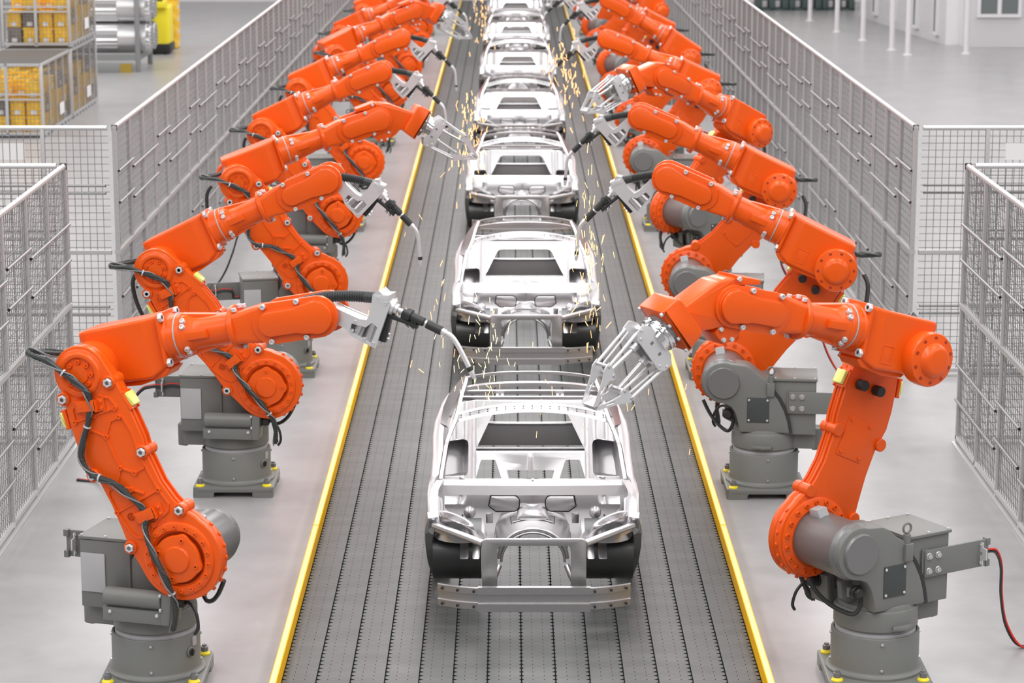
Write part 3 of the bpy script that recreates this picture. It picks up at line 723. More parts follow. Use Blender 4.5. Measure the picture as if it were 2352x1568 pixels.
def m_hose(ax, bx):
    b = MB(); p, s = corrugated([ax, ((ax[0] * 2 + bx[0]) / 3, 0, (ax[2] * 2 + bx[2]) / 3 + 0.035), ((ax[0] + 2 * bx[0]) / 3, 0, (ax[2] + 2 * bx[2]) / 3 + 0.03), bx], 0.05, 0.0105)
    b.tube(p, 0.048, 20, 0, s)
    q = Vector(p[-1]); t = (q - Vector(p[-4])).normalized()
    b.tube([q - t * 0.10, q + t * 0.02], 0.046, 20, 0)
    return b.mesh('corrugated_hose', [HOSE])
# gripper wrist: head around W, neck, cup
def m_wrist_head():
    b = MB()
    b.cyl(0.195, -0.098, 0.098, 'y', (0, 0, 0.03), 40, 0.012)
    b.prism(rounded([(-0.05, 0.22), (0.12, 0.215), (0.50, 0.05), (0.44, -0.14), (0.20, -0.16), (0.0, -0.15)], 0.02, 3), -0.13, 0.13, 'xz', 0.02)
    b.T = T((0.50, 0, -0.05)) @ RY(R(34))
    cup = rounded([(-0.10, -0.20), (0.10, -0.22), (0.10, 0.22), (-0.10, 0.20)], [0.05, 0.01, 0.01, 0.05], 4)
    b.prism(cup, -0.175, 0.175, 'xz', 0.030)
    b.T = Matrix.Identity(4)
    b.prism([(0.02, -0.10), (0.12, -0.13), (0.17, -0.20), (0.10, -0.30), (-0.02, -0.29), (-0.10, -0.2)], -0.12, 0.12, 'xz', 0.01)
    b.prism([(-0.30, 0.16), (-0.05, 0.24), (-0.04, 0.16), (-0.3, 0.12)], -0.12, 0.12, 'xz', 0.01)
    for x, z in ((0.10, -0.26), (0.02, -0.27), (0.12, -0.17), (-0.08, 0.205)): 
        b.cyl(0.02, -0.145, 0.145, 'y', (x, 0, z), 6, 0.003, 1)
    b.T = T((0.50, 0, -0.05)) @ RY(R(34))
    for z in (-0.195, 0.195, 0.07, -0.07):
        for y in (-0.15, 0.15): b.cyl(0.016, 0.095, 0.118, 'x', (0, y, z), 10, 0.003, 1)
    return b.mesh('wrist_head', [ORANGE, PALE])
GT = T((0.50, 0, -0.05)) @ RY(R(34))      # gripper axis frame: x along tool
def m_flange():
    b = MB(); b.T = GT
    b.lathe([(0.0, 0.07), (0.150, 0.07), (0.150, 0.135), (0.0, 0.135)], 'x', n=48, mi=1)
    b.lathe([(0.158, 0.135), (0.163, 0.14), (0.163, 0.150), (0.15, 0.156), (0.15, 0.166), (0.158, 0.172), (0.158, 0.18), (0.13, 0.184)], 'x', n=48)
    b.lathe([(0.135, 0.18), (0.135, 0.235), (0, 0.235)], 'x', n=48)
    return b.mesh('tool_flange', [CHROME, MOTOR])
def m_gripper_body():
    b = MB(); b.T = GT
    oc = rounded([(0.21, -0.15), (0.26, -0.225), (0.34, -0.215), (0.375, -0.17), (0.375, 0.17), (0.34, 0.215), (0.26, 0.225), (0.21, 0.15)], 0.012, 2)
    for s in (1, -1):
        b.prism(oc, s * 0.092, s * 0.104, 'xz', 0.003)
        for x, z in ((0.30, 0.20), (0.345, 0.15), (0.30, -0.20), (0.345, -0.15)): b.cyl(0.012, s * 0.10, s * 0.112, 'y', (x, 0, z), 12, 0.003)
        for x, z in ((0.29, 0.05), (0.29, -0.07)):
            b.prism([(x - .015, z - .012), (x + .015, z - .012), (x + .015, z + .012), (x - .015, z + .012)], s * 0.10, s * 0.1055, 'xz', 0, 1)
    b.box(0.23, 0.36, -0.09, 0.09, -0.10, 0.10, 1, 0.01)
    b.cyl(0.03, 0.30, 0.40, 'x', (0, 0, 0.07), 14, 0.004); b.cyl(0.03, 0.30, 0.40, 'x', (0, 0, -0.07), 14, 0.004)
    return b.mesh('gripper_body', [SILVER, MOTOR])
def m_finger(s):
    b = MB(); b.T = GT
    for y in (0.085, -0.085):
        b.tube([(0.33, y, s * 0.20), (0.68, y, s * 0.175)], 0.013, 10, 0); b.tube([(0.34, y * 0.55, s * 0.185), (0.68, y * 0.55, s * 0.15)], 0.009, 8, 0)
        P = rounded([(0.66, s * 0.20), (0.73, s * 0.19), (0.80, s * 0.13), (0.99, s * 0.018), (0.96, s * 0.0), (0.83, s * 0.06), (0.75, s * 0.085), (0.73, s * 0.06), (0.69, s * 0.06), (0.68, s * 0.10)], 0.012, 2)
        H = [(0.83, s * 0.09), (0.90, s * 0.05), (0.86, s * 0.058), (0.81, s * 0.078)]
        b.prism(P, y - 0.006, y + 0.006, 'xz', holes=[H])
        for x, z in ((0.69, s * 0.175), (0.70, s * 0.085)): b.cyl(0.014, -0.097, 0.097, 'y', (x, 0, z), 12, 0.003, 0)
    b.tube([(0.38, 0, s * 0.07), (0.70, 0, s * 0.085)], 0.018, 12, 1); b.tube([(0.36, 0, s * 0.07), (0.42, 0, s * 0.072)], 0.03, 12, 0)
    b.box(0.89, 0.985, -0.08, 0.08, min(s * 0.004, s * 0.022), max(s * 0.004, s * 0.022), 0, 0.003)
    for k in range(5): b.box(0.90 + k * 0.018, 0.908 + k * 0.018, -0.07, 0.07, min(0, s * 0.006), max(0, s * 0.006), 1)
    return b.mesh('gripper_finger', [SILVER, STEEL])

# ------------------------------------------------------------------ robot assembly (meshes are shared between the robots)
ME = dict(base=m_base_plate(), anchor=m_anchor(), ped=m_pedestal(), sw=m_switch(), tagp=m_tagplate(), turret=m_turret(), lid=m_lid(), lp=m_panel_light(),
          eye=m_eye(), name=m_nameplate(), cbr=m_cable_bracket(), ccl=m_cable_clamp(), pc=m_power_cable(), motor=m_motor(), drive=m_drive(), conn=m_connector(), connb=m_connector_back(),
          arm=m_lower_arm(), cover=m_shoulder_cover(), sig=m_signal(), stop=m_bumper_stop(), clip=m_cableclip(), cab=m_cable(), cabr=m_cable_rear(),
          hous=m_housing(), rec=m_recess(), cap=m_elbow_cap(), tube=m_tube(), fork=m_fork(), fcov=m_fork_cover(), hub=m_torch_link(), brk=m_bracket(), torch=m_torch(),
          hold=m_holder(), whead=m_wrist_head(), flange=m_flange(), gbody=m_gripper_body(), f1=m_finger(1), f2=m_finger(-1))
HOSES = {}

def robot(loc, side, yaw, q2, q3, pitch, tool, label, full=True, cable=True):
    root = empty('industrial_robot', (loc[0], loc[1], 0), 0 if side < 0 else pi)
    tag(root, label, 'robot arm', 'welding robots left of the belt' if side < 0 else 'welding robots right of the belt')
    I = Matrix.Identity(4)
    bp = link('base_plate', ME['base'], root)
    for x in (-0.365, 0.365):
        for y in (-0.365, 0.365): link('anchor_bolt', ME['anchor'], bp, T((x, y, 0.113)))
    pd = link('pedestal', ME['ped'], root); link('rotary_switch', ME['sw'], pd); link('small_label_plate', ME['tagp'], pd)
    M1 = RZ(R(yaw))
    tu = link('turret', ME['turret'], root, M1); link('box_lid', ME['lid'], tu); link('light_side_panel', ME['lp'], tu, label='pale grey rectangular side panel')
    link('lifting_eye', ME['eye'], tu); link('nameplate', ME['name'], tu, label='dark blank plate with four screws')
    cb = link('cable_bracket', ME['cbr'], root, M1); link('cable_clamp', ME['ccl'], cb)
    if cable: link('power_cable', ME['pc'], root, M1, 'red and black cable')
    link('shoulder_motor', ME['motor'], root, M1 @ T((US, 0, ZS)))
    dr = link('drive_housing', ME['drive'], root, M1); link('cable_connector', ME['conn'], dr); link('rear_connector', ME['connb'], root, M1)
    a2 = R(q2); M2 = M1 @ T((US, 0, ZS)) @ RY(a2)
    ar = link('lower_arm', ME['arm'], root, M2)
    link('shoulder_cover', ME['cover'], ar)
    for (x, z) in LUGS: link('hex_bolt', HEX, ar, T((x, -0.477, z)))
    link('signal_block', ME['sig'], ar, T((0.245, -0.385, 1.35)) @ RY(R(-4)), 'pale yellow block')
    link('signal_block', ME['sig'], ar, T((-0.315, -0.385, 1.45)) @ RY(R(193)), 'pale yellow block')
    link('rubber_stop', ME['stop'], ar, T((0.127, -0.115, 1.348))); link('rubber_stop', ME['stop'], ar, T((-0.065, -0.115, 1.356)))
    link('cable_clip', ME['clip'], ar, T((-0.035, -0.052, 1.46)) @ RY(R(20))); link('cable_clip', ME['clip'], ar, T((-0.03, -0.052, 0.443)) @ RY(R(6)))
    link('cable_bundle', ME['cab'], root, M2, 'dark corrugated cable bundle'); (link('thick_cable', ME['cabr'], root, M2) if full else None)
    E = Vector((US + L2 * sin(a2), 0, ZS + L2 * cos(a2)))
    M3 = M1 @ T(E) @ RY(-R(q3))
    ho = link('elbow_housing', ME['hous'], root, M3); link('elbow_cap', ME['cap'], ho); link('recessed_pad', ME['rec'], ho)
    for y, z in ((-0.155, 0.325), (0.155, 0.325), (-0.155, -0.055), (0.155, -0.055)): link('hex_bolt', HEX, ho, T((0.663, y, z)) @ RZ(pi / 2))
    tb = link('forearm_tube', ME['tube'], root, M3)
    for M in tube_screws(): link('cap_screw', CAP, tb, M)
    fk = link('wrist_fork', ME['fork'], root, M3)
    for y, z in ((-0.10, 0.155), (0.02, 0.17), (-0.02, -0.17), (0.10, 0.155)): link('cap_screw', CAP, fk, T((1.315, y, AX + z * 0.9)) @ RX(-pi / 2 if z > 0 else pi / 2))
    for s in (1, -1):
        fc = link('wrist_cover', ME['fcov'], root, M3 if s > 0 else M3 @ Matrix.Diagonal((1, -1, 1, 1)))
        for (x, z) in COVER_SCREWS: link('cap_screw', CAP, fc, T((x, -0.149, z)))
    Wp = M3 @ Vector((WX, 0, AX))
    M5 = T(Wp) @ M1 @ RY(-R(pitch))
    if tool == 'torch':
        link('wrist_hub', ME['hub'], root, M5)
        br = link('torch_bracket', ME['brk'], root, M5, 'silver machined bracket'); link('torch_holder', ME['hold'], br, None, 'black holder clamp')
        link('welding_torch', ME['torch'], root, M5)
        key = round(q3 - pitch)
        if key not in HOSES:
            a = R(pitch - q3); inv = RY(a) if False else Matrix.Rotation(R(pitch - q3), 4, 'Y')
            st = inv @ Vector((-0.20, 0, 0.115))
            HOSES[key] = m_hose((st.x, 0, st.z), (0.46, 0, 0.155))
        link('corrugated_hose', HOSES[key], root, M5)
    else:
        link('wrist_head', ME['whead'], root, M5); link('tool_flange', ME['flange'], root, M5, 'polished round flange')
        gb = link('gripper_body', ME['gbody'], root, M5, 'silver gripper plates'); link('gripper_finger', ME['f1'], gb); link('gripper_finger', ME['f2'], gb)
    return root

ORD = ['nearest', 'second', 'third', 'fourth', 'fifth', 'sixth', 'seventh', 'eighth', 'ninth', 'tenth', 'eleventh', 'twelfth', 'thirteenth', 'fourteenth', 'fifteenth', 'sixteenth', 'seventeenth', 'eighteenth', 'nineteenth']
LEFT = [(-3.031, 20.242, -16.8, -29.4, 11.4, 0.0, 'torch'), (-3.025, 26.577, -5.6, -43.7, 23.9, -23.5, 'torch'), (-3.034, 32.567, 11.3, -37.8, 17.6, 2, 'grip'),
        (-3.077, 38.577, -4.7, -43.2, 23.0, -23, 'torch'), (-3.08, 44.654, 1.5, -42.2, 22.3, -24, 'torch'), (-3.143, 50.749, 26.2, -37.9, 19.9, 0, 'grip'),
        (-3.08, 56.8, -5, -43.3, 23, -20, 'torch'), (-3.08, 62.9, 10, -40, 21, -22, 'torch')]
RIGHT = [(3.139, 20.28, 31.5, -24.7, 14.1, -4, 'grip'), (2.81, 26.491, -6.5, -43.1, 23.5, -23.5, 'torch'), (2.827, 32.424, -6.0, -43.5, 23.0, -23, 'torch'),
         (3.136, 38.5, 32.8, -45.9, 24.2, 6, 'grip'), (2.881, 44.669, -3.5, -42.8, 22.1, -23, 'torch'), (2.963, 50.744, -4.9, -43.1, 31.2, -24, 'torch'),
         (2.86, 56.8, -5, -43, 24, -22, 'torch'), (3.14, 62.9, 30, -40, 20, 0, 'grip')]
for i in range(8, 12):
    LEFT.append((-3.08, 20.25 + 6.09 * i, (24 if i % 3 == 2 else -4), -42.5, 22, (0 if i % 3 == 2 else -22), 'grip' if i % 3 == 2 else 'torch'))
    RIGHT.append((2.9 if i % 3 else 3.1, 20.28 + 6.09 * i, (28 if i % 3 == 0 else -5), -43, 23, (0 if i % 3 == 0 else -22), 'grip' if i % 3 == 0 else 'torch'))
for side, rows in ((-1, LEFT), (1, RIGHT)):
    for i, (x, y, yaw, q2, q3, p, tl) in enumerate(rows):
        robot((x, y), side, yaw, q2, q3, p, tl,
              'orange robot arm with %s, %s from the front %s of the belt' % ('a welding torch' if tl == 'torch' else 'a silver gripper', ORD[i], 'left' if side < 0 else 'right'), full=i > 0, cable=(side, i) not in ((-1, 0), (1, 1)))

# ------------------------------------------------------------------ setting: floor, belt, rails, far wall
def plane_box(name, x0, x1, y0, y1, z0, z1, m):
    b = MB(); b.box(x0, x1, y0, y1, z0, z1); return b.mesh(name, [m])
structure('floor', plane_box('floor', -60, 60, -12, 150, -0.10, 0.0, FLOOR))
o = link('conveyor_belt', plane_box('conveyor_belt', -1.946, 2.152, 4, 103.9, 0.002, 0.05, BELT))
tag(o, 'dark grey modular conveyor belt running under the car bodies', 'conveyor belt')
def rails():
    b = MB(); L = 5.3
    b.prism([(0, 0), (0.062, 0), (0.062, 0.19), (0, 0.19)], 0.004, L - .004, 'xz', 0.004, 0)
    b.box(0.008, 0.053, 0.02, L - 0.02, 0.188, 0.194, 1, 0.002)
    me = b.mesh('guard_rail', [RAILSIDE, RAILTOPLIT])
    for side, x in (('left', -2.012), ('right', 2.156)):
        for k in range(2, 18):
            o = link('guard_rail', me); o.location = (x, 8.5 + 5.3 * k, 0)
            lab = 'yellow guard rail segment on the %s belt edge, %s from the front' % (side, ORD[k - 2])
            tag(o, lab, 'rail', 'yellow rails beside the belt')
rails()
b = MB(); b.box(-60, 60, 103.95, 104.3, 0, 12); structure('wall_back', b.mesh('wall_back', [WHITE]))

# ------------------------------------------------------------------ safety fence
FH = 3.35
def fence_meshes(Lp, posts):
    b = MB()
    for x in posts:
        w = 0.032 if (x < 0.1 or x > Lp - 0.1) else 0.027
        b.box(x - w, x + w, -0.03, 0.03, 0.02, FH - 0.03, 1, 0.004)
    b.tube([(0.01, 0, FH - 0.03), (Lp - 0.01, 0, FH - 0.03)], 0.034, 10)
    b.box(0.0, Lp, -0.04, 0.04, 1.645, 1.70, 0, 0.004)
    b.box(0, Lp, -0.03, 0.03, 0.05, 0.10, 0, 0.004)
    b.box(0, Lp, -0.07, 0.07, 0.0, 0.02, 0, 0.003)
    fr = b.mesh('fence_frame', [GALV, POSTM])
    b = MB(); g = 0.0925
    n = int(Lp / g)
    for i in range(1, n): b.box(i * g - 0.004, i * g + 0.004, -0.004, 0.004, 0.1, FH - 0.06)
    z = 0.16
    while z < FH - 0.08:
        b.box(0, Lp, -0.011, -0.003, z - 0.004, z + 0.004); z += g
    wm = b.mesh('wire_mesh', [WIRE], 20)
    return fr, wm
def bar_mesh(Lb):
    b = MB(); b.tube([(0, 0, 0), (Lb, 0, 0)], 0.018, 10, 0); b.tube([(-0.008, 0, 0), (0.0, 0, 0)], 0.0175, 8, 1)
    return b.mesh('cross_bar', [BARM, BLACK])
PL = 3.70
FR, WM = fence_meshes(PL, [0.034, PL / 3, 2 * PL / 3])
FRE, _ = fence_meshes(PL, [PL / 3, 2 * PL / 3, PL - 0.034])
TR = 0.86
FR2, WM2 = fence_meshes(2.6, [TR, 1.73, 2.56])
BAR1, BAR2, BARF = bar_mesh(PL / 3 + 0.04), bar_mesh(PL * 2 / 3 - 0.10), bar_mesh(2.5)
capm = MB(); capm.box(-0.022, 0.022, -0.036, 0.036, FH - 0.068, FH + 0.008, 0, 0.004); CAPM = capm.mesh('corner_cap', [BLACK])
def fence(x, y, rz, side, label, transverse=False, cap=None, fr=None):
    r = empty('fence_panel', (x, y, 0), rz); tag(r, label, 'fence', 'wire mesh safety fence')
    link('fence_frame', FR2 if transverse else (fr or FR), r); link('wire_mesh', WM2 if transverse else WM, r)
    if not transverse:
        for z0, z1 in ((2.75, 2.64), (2.33, 2.22), (1.07, 0.96), (0.65, 0.54)):
            link('cross_bar', BAR1, r, T((0.03, side * 0.045, z0))); link('cross_bar', BAR2, r, T((PL / 3 + 0.06, side * 0.045, z1)))
    else:
        for z in (2.56, 2.46, 0.94, 0.84): link('cross_bar', BARF, r, T((0.05, side * 0.03, z)))
    if cap is not None: link('corner_cap', CAPM, r, T((cap, 0, 0)))
    return r
FXL, FXR = -5.185, 5.335
for nm, X, s in (('left', FXL, -1), ('right', FXR, 1)):
    for k in range(19):
        fence(X, 32.3 + PL * k, pi / 2, s, 'tall wire mesh fence panel beyond the aisle, %s of the %s row' % (ORD[k], nm), cap=0.034 if k == 0 else None)
    for k in range(2):
        fence(X, 28.6 - PL * (k + 1), pi / 2, s, 'tall wire mesh fence panel at the near %s, %s' % (nm, ('closest to the aisle', 'at the picture edge', 'beyond the picture edge')[k]), cap=PL - 0.04 if k == 0 else None, fr=FRE)
    for Y, w in ((32.3, 'far'), (28.6, 'near')):
        f = fence(X + s * 0.08, Y, 0 if s > 0 else pi, 1, 'wire mesh fence panel across the %s end, %s side of the aisle' % (nm, w), True)
        bb = MB(); bb.box(0, 0.42, -0.012, 0.0, 0, 0.22); 
        if Y == 32.3: link('blank_placard', bb.mesh('blank_placard', [WHITE]), f, T((1.10, 0 if s > 0 else 0.0, 2.90)))
        else: link('blank_placard', bb.mesh('blank_placard', [WHITE]), f, T((0.32, 0, 2.62)) @ Matrix.Diagonal((0.45, 1, 0.7, 1)))

# ------------------------------------------------------------------ car bodies
def lerp(a, b, t): return a + (b - a) * t
def interp(tab, x):
    if x <= tab[0][0]: return tab[0][1]
    for (x0, y0), (x1, y1) in zip(tab, tab[1:]):
        if x <= x1: return lerp(y0, y1, (x - x0) / (x1 - x0))
    return tab[-1][1]
def sst(t): t = max(0, min(1, t)); return t * t * (3 - 2 * t)

def sheet(outline, holes, f, thick, cutx=(), cutz=()):
    """panel in the x-z plane with holes, bent by y = f(x, z)"""
    loops = [outline] + holes
    flat = [p for l in loops for p in l]
    tris = tessellate_polygon([[Vector((a, c, 0)) for a, c in l] for l in loops])
    bm = bmesh.new(); vs = [bm.verts.new((a, 0, c)) for a, c in flat]
    for t in tris:
        try: bm.faces.new([vs[i] for i in t])
        except ValueError: pass
    for x in cutx: bmesh.ops.bisect_plane(bm, geom=bm.verts[:] + bm.edges[:] + bm.faces[:], plane_co=(x, 0, 0), plane_no=(1, 0, 0))
    for z in cutz: bmesh.ops.bisect_plane(bm, geom=bm.verts[:] + bm.edges[:] + bm.faces[:], plane_co=(0, 0, z), plane_no=(0, 0, 1))
    bm.verts.ensure_lookup_table(); bm.verts.index_update()
    n = len(bm.verts)
    V = [(v.co.x, f(v.co.x, v.co.z), v.co.z) for v in bm.verts]
    F = [tuple(v.index for v in fc.verts) for fc in bm.faces]
    E = [(e.verts[0].index, e.verts[1].index) for e in bm.edges if len(e.link_faces) == 1]
    bm.free()
    V2 = V + [(x, y + thick, z) for x, y, z in V]
    F2 = F + [tuple(i + n for i in reversed(q)) for q in F] + [(a, c, c + n, a + n) for a, c in E]
    return V2, F2

def c_bumper():
    b = MB()
    prof = [(0, 0), (0.05, 0), (0.05, 0.23), (0, 0.23), (0, 0.165), (0.022, 0.165), (0.022, 0.075), (0, 0.075)]
    b.loft([[(x, -0.03 + a, 0.22 + z) for a, z in prof] for x in (-0.51, 0.51)])
    return b.mesh('bumper_beam', [BRUSHG])
def c_bumper_wing():
    b = MB(); rings = []
    prof = [(0, 0), (0.04, 0), (0.04, 0.20), (0, 0.20), (0, 0.145), (0.022, 0.14), (0.022, 0.065), (0, 0.06)]
    for i in range(15):
        t = i / 14; x = 0.45 + 0.43 * t; y = -0.005 + 0.14 * t ** 1.9
        rings.append([(x, y + a, 0.235 + z) for a, z in prof])
    b.loft(rings)
    for x, y in ((0.55, -0.005), (0.70, 0.035), (0.84, 0.10)):
        for z in (0.263, 0.408): b.cyl(0.012, y - 0.012, y + 0.02, 'y', (x, 0, z), 12, 0, 1)
    return b.mesh('bumper_wings', [BRUSHG, GAP])
def shear(b, z0, z1, y0, y1):  # lean along y as z grows
    b.v = [(x, y + lerp(y0, y1, (z - z0) / (z1 - z0)), z) for x, y, z in b.v]; return b
def c_portal():
    b = MB()
    out = rounded([(-0.475, 0.44), (0.475, 0.44), (0.475, 0.82), (-0.475, 0.82)], [0.0, 0.0, 0.05, 0.05], 5)
    P = [(-0.475, 0.40), (-0.335, 0.40)] + arc(-0.295, 0.755, 0.04, 180, 90, 4) + arc(0.295, 0.755, 0.04, 90, 0, 4) + [(0.335, 0.40), (0.475, 0.40)] + arc(0.43, 0.815, 0.045, 0, 90, 4) + arc(-0.43, 0.815, 0.045, 90, 180, 4)
    b.prism(P, 0.13, 0.175, 'xz', 0.006)
    return b.mesh('radiator_frame', [BRUSHG])
def c_strut():
    b = MB(); b.tube([(0.46, 0.19, 0.80), (0.925, 0.80, 0.80)], 0.034, 14); b.tube([(0.40, 0.33, 0.72), (0.50, 1.1, 0.62)], 0.045, 4)
    return b.mesh('front_braces', [BRUSH])
def c_tower():
    b = MB(); rings = []; n = 28
    def ring(cx, cy, cz, rx, ry, tilt):
        out = []
        for i in range(n):
            a = 2 * pi * i / n; x = rx * cos(a); y = ry * sin(a)
            out.append((cx + x, cy + y, cz + x * tilt))
        return out
    # inboard side lower; tilt shows the cup to the camera
    R0 = [(0.72, 1.00, 0.63, 0.215, 0.22, 0.05), (0.715, 0.97, 0.68, 0.188, 0.19, 0.14), (0.712, 0.90, 0.76, 0.174, 0.17, 0.28), (0.715, 0.84, 0.825, 0.170, 0.158, 0.38), (0.718, 0.815, 0.858, 0.162, 0.150, 0.42), (0.722, 0.80, 0.868, 0.148, 0.138, 0.43), (0.725, 0.80, 0.862, 0.125, 0.112, 0.43), (0.728, 0.805, 0.815, 0.115, 0.10, 0.40), (0.728, 0.81, 0.806, 0.082, 0.060, 0.38)]
    rings = [ring(*r) for r in R0]
    b.loft(rings, cap=False)
    dark = ring(0.728, 0.81, 0.804, 0.084, 0.062, 0.38); b.add([(0.728, 0.81, 0.804)] + dark, [(0, i + 1, (i + 1) % n + 1) for i in range(n)], 1)
    b.add(*([(0.74 + dx, 0.895 + dy, 0.88) for dx, dy in ((0, 0),)], []))
    for x, y, z in ((0.665, 0.898, 0.868), (0.775, 0.898, 0.822)): b.cyl(0.009, y - 0.012, y + 0.012, 'y', (x, 0, z), 10, 0, 1)
    # shelf and inner guard to the fender
    b.loft([[(0.84, 0.70, 0.78), (0.93, 0.80, 0.80), (0.93, 0.82, 0.74), (0.84, 0.72, 0.72)], [(0.86, 1.15, 0.96), (0.935, 1.25, 0.98), (0.935, 1.25, 0.80), (0.86, 1.15, 0.78)]])
    b.prism([(0.46, 0.85), (0.46, 1.6), (0.62, 1.6), (0.60, 0.95)], 0.60, 0.63, 'xy', 0.004)
    return b.mesh('strut_towers', [BRUSH, GAP], 50)
def c_fender():
    b = MB()
    # angular front post with its light face, bent strip from dash to front
    path = [(0.895, 1.52, 1.045), (0.945, 1.28, 1.0), (0.945, 1.02, 0.95), (0.935, 0.80, 0.87), (0.95, 0.83, 0.80)]
    b.loft([[(x - 0.045, y, z + 0.012), (x + 0.035, y - 0.02, z + 0.0), (x + 0.045, y + 0.03, z - 0.09), (x - 0.035, y + 0.05, z - 0.09)] for x, y, z in path])
    p2 = [(0.955, 0.82, 0.86), (0.980, 0.84, 0.78), (0.985, 0.87, 0.70)]
    b.loft([[(x - 0.035, y, z), (x + 0.03, y, z), (x + 0.04, y + 0.10, z + 0.03), (x - 0.025, y + 0.11, z + 0.03)] for x, y, z in p2])
    return b.mesh('fender_frame', [BRUSH])
def c_leg():
    b = MB(); p2 = [(0.985, 0.87, 0.70), (0.985, 0.93, 0.55), (0.972, 1.10, 0.36), (0.955, 1.40, 0.17), (0.950, 1.60, 0.07)]
    b.loft([[(x - 0.035, y, z), (x + 0.03, y, z), (x + 0.04, y + 0.10, z + 0.03), (x - 0.025, y + 0.11, z + 0.03)] for x, y, z in p2])
    return b.mesh('fender_leg', [LEGSHADEST])
def c_arch():
    b = MB()
    # wheel housing: half drum opening to the front, closed top, its shade put into the dark colour
    n = 16; rings = []
    for i in range(n + 1):
        a = R(-62 + 150 * i / n); y = 1.25 + 0.36 * sin(a) * 1.0; z = 0.20 + 0.50 * cos(a)
        rings.append((y, z))
    prof = [(0.50, 0), (0.93, 0)]
    pts = [(1.30, 0.70), (1.10, 0.655), (1.00, 0.58), (0.955, 0.48), (0.96, 0.38), (1.01, 0.28), (1.10, 0.20), (1.22, 0.15)]
    b.loft([[(0.49, y, z), (0.95, y, z), (0.95, y + 0.02, z + 0.02), (0.49, y + 0.02, z + 0.02)] for y, z in pts], close=True)
    # pale slots plates
    return b.mesh('wheel_housing', [SHADEDST])
def c_slot(x0, x1):
    b = MB(); b.prism(rounded([(x0, 0.49), (x1, 0.49), (x1, 0.60), (x0, 0.60)], 0.012, 3), 0.0, 0.012, 'xz', 0.002)
    shear(b, 0.49, 0.60, 0.735, 1.01); return b.mesh('front_stiffener', [BRUSH])
def c_firewall():
    b = MB()
    out = [(-0.86, 0.92), (-0.86, 0.66), (-0.80, 0.60), (-0.60, 0.35), (-0.36, 0.30), (-0.36, 0.50), (-0.30, 0.62), (-0.18, 0.69), (0, 0.71), (0.18, 0.69), (0.30, 0.62), (0.36, 0.50), (0.36, 0.30), (0.60, 0.35), (0.80, 0.60), (0.86, 0.66), (0.86, 0.92)]
    def f(x, z):
        y = 1.93 + 0.38 * (z - 0.70)
        y -= 0.05 * (1 - sst(abs(x) / 0.10)) * sst((z - 0.6) / 0.1)
        if abs(x) > 0.66 and z > 0.70: y += 0.10 * sst((abs(x) - 0.66) / 0.06)
        return y
    cx = [i * 0.04 - 0.84 for i in range(43)]; cz = [0.34 + 0.05 * i for i in range(12)]
    V, F = sheet(out, [], f, 0.02, cx, cz); b.add(V, F)
    # embossed panels with a dark surrounding groove
    for s in (1, -1):
        pan = [(0.12, 0.67), (0.155, 0.622), (0.36, 0.622), (0.435, 0.675), (0.415, 0.778), (0.155, 0.778), (0.12, 0.735)]
        pan = rounded([(s * x, z) for x, z in pan], [0.04, 0.05, 0.01, 0.01, 0.01, 0.05, 0.04], 4)
        n0 = len(b.v)
        b.prism(pan, 1.918, 1.935, 'xz', 0.003, 1); b.prism(inset(pan, 0.011), 1.902, 1.93, 'xz', 0.005)
        b.lathe([(0.0, 1.90), (0.05, 1.915), (0.058, 1.93), (0.060, 1.97)], 'y', (s * 0.615, 0, 0.615), 28)
        b.v[n0:] = [(x, y + 0.38 * (z - 0.70), z) for x, y, z in b.v[n0:]]
        b.prism(rounded([(s * 0.385, 0.34), (s * 0.455, 0.34), (s * 0.455, 0.61), (s * 0.385, 0.61)], 0.012, 2), 1.86, 2.0, 'xz', 0.006)
        b.prism(rounded([(s * 0.37, 0.28), (s * 0.45, 0.28), (s * 0.45, 0.44), (s * 0.37, 0.44)], 0.004, 1), 1.45, 1.9, 'xz', 0.004)
    return b.mesh('firewall', [BRUSH, GAP], 40)
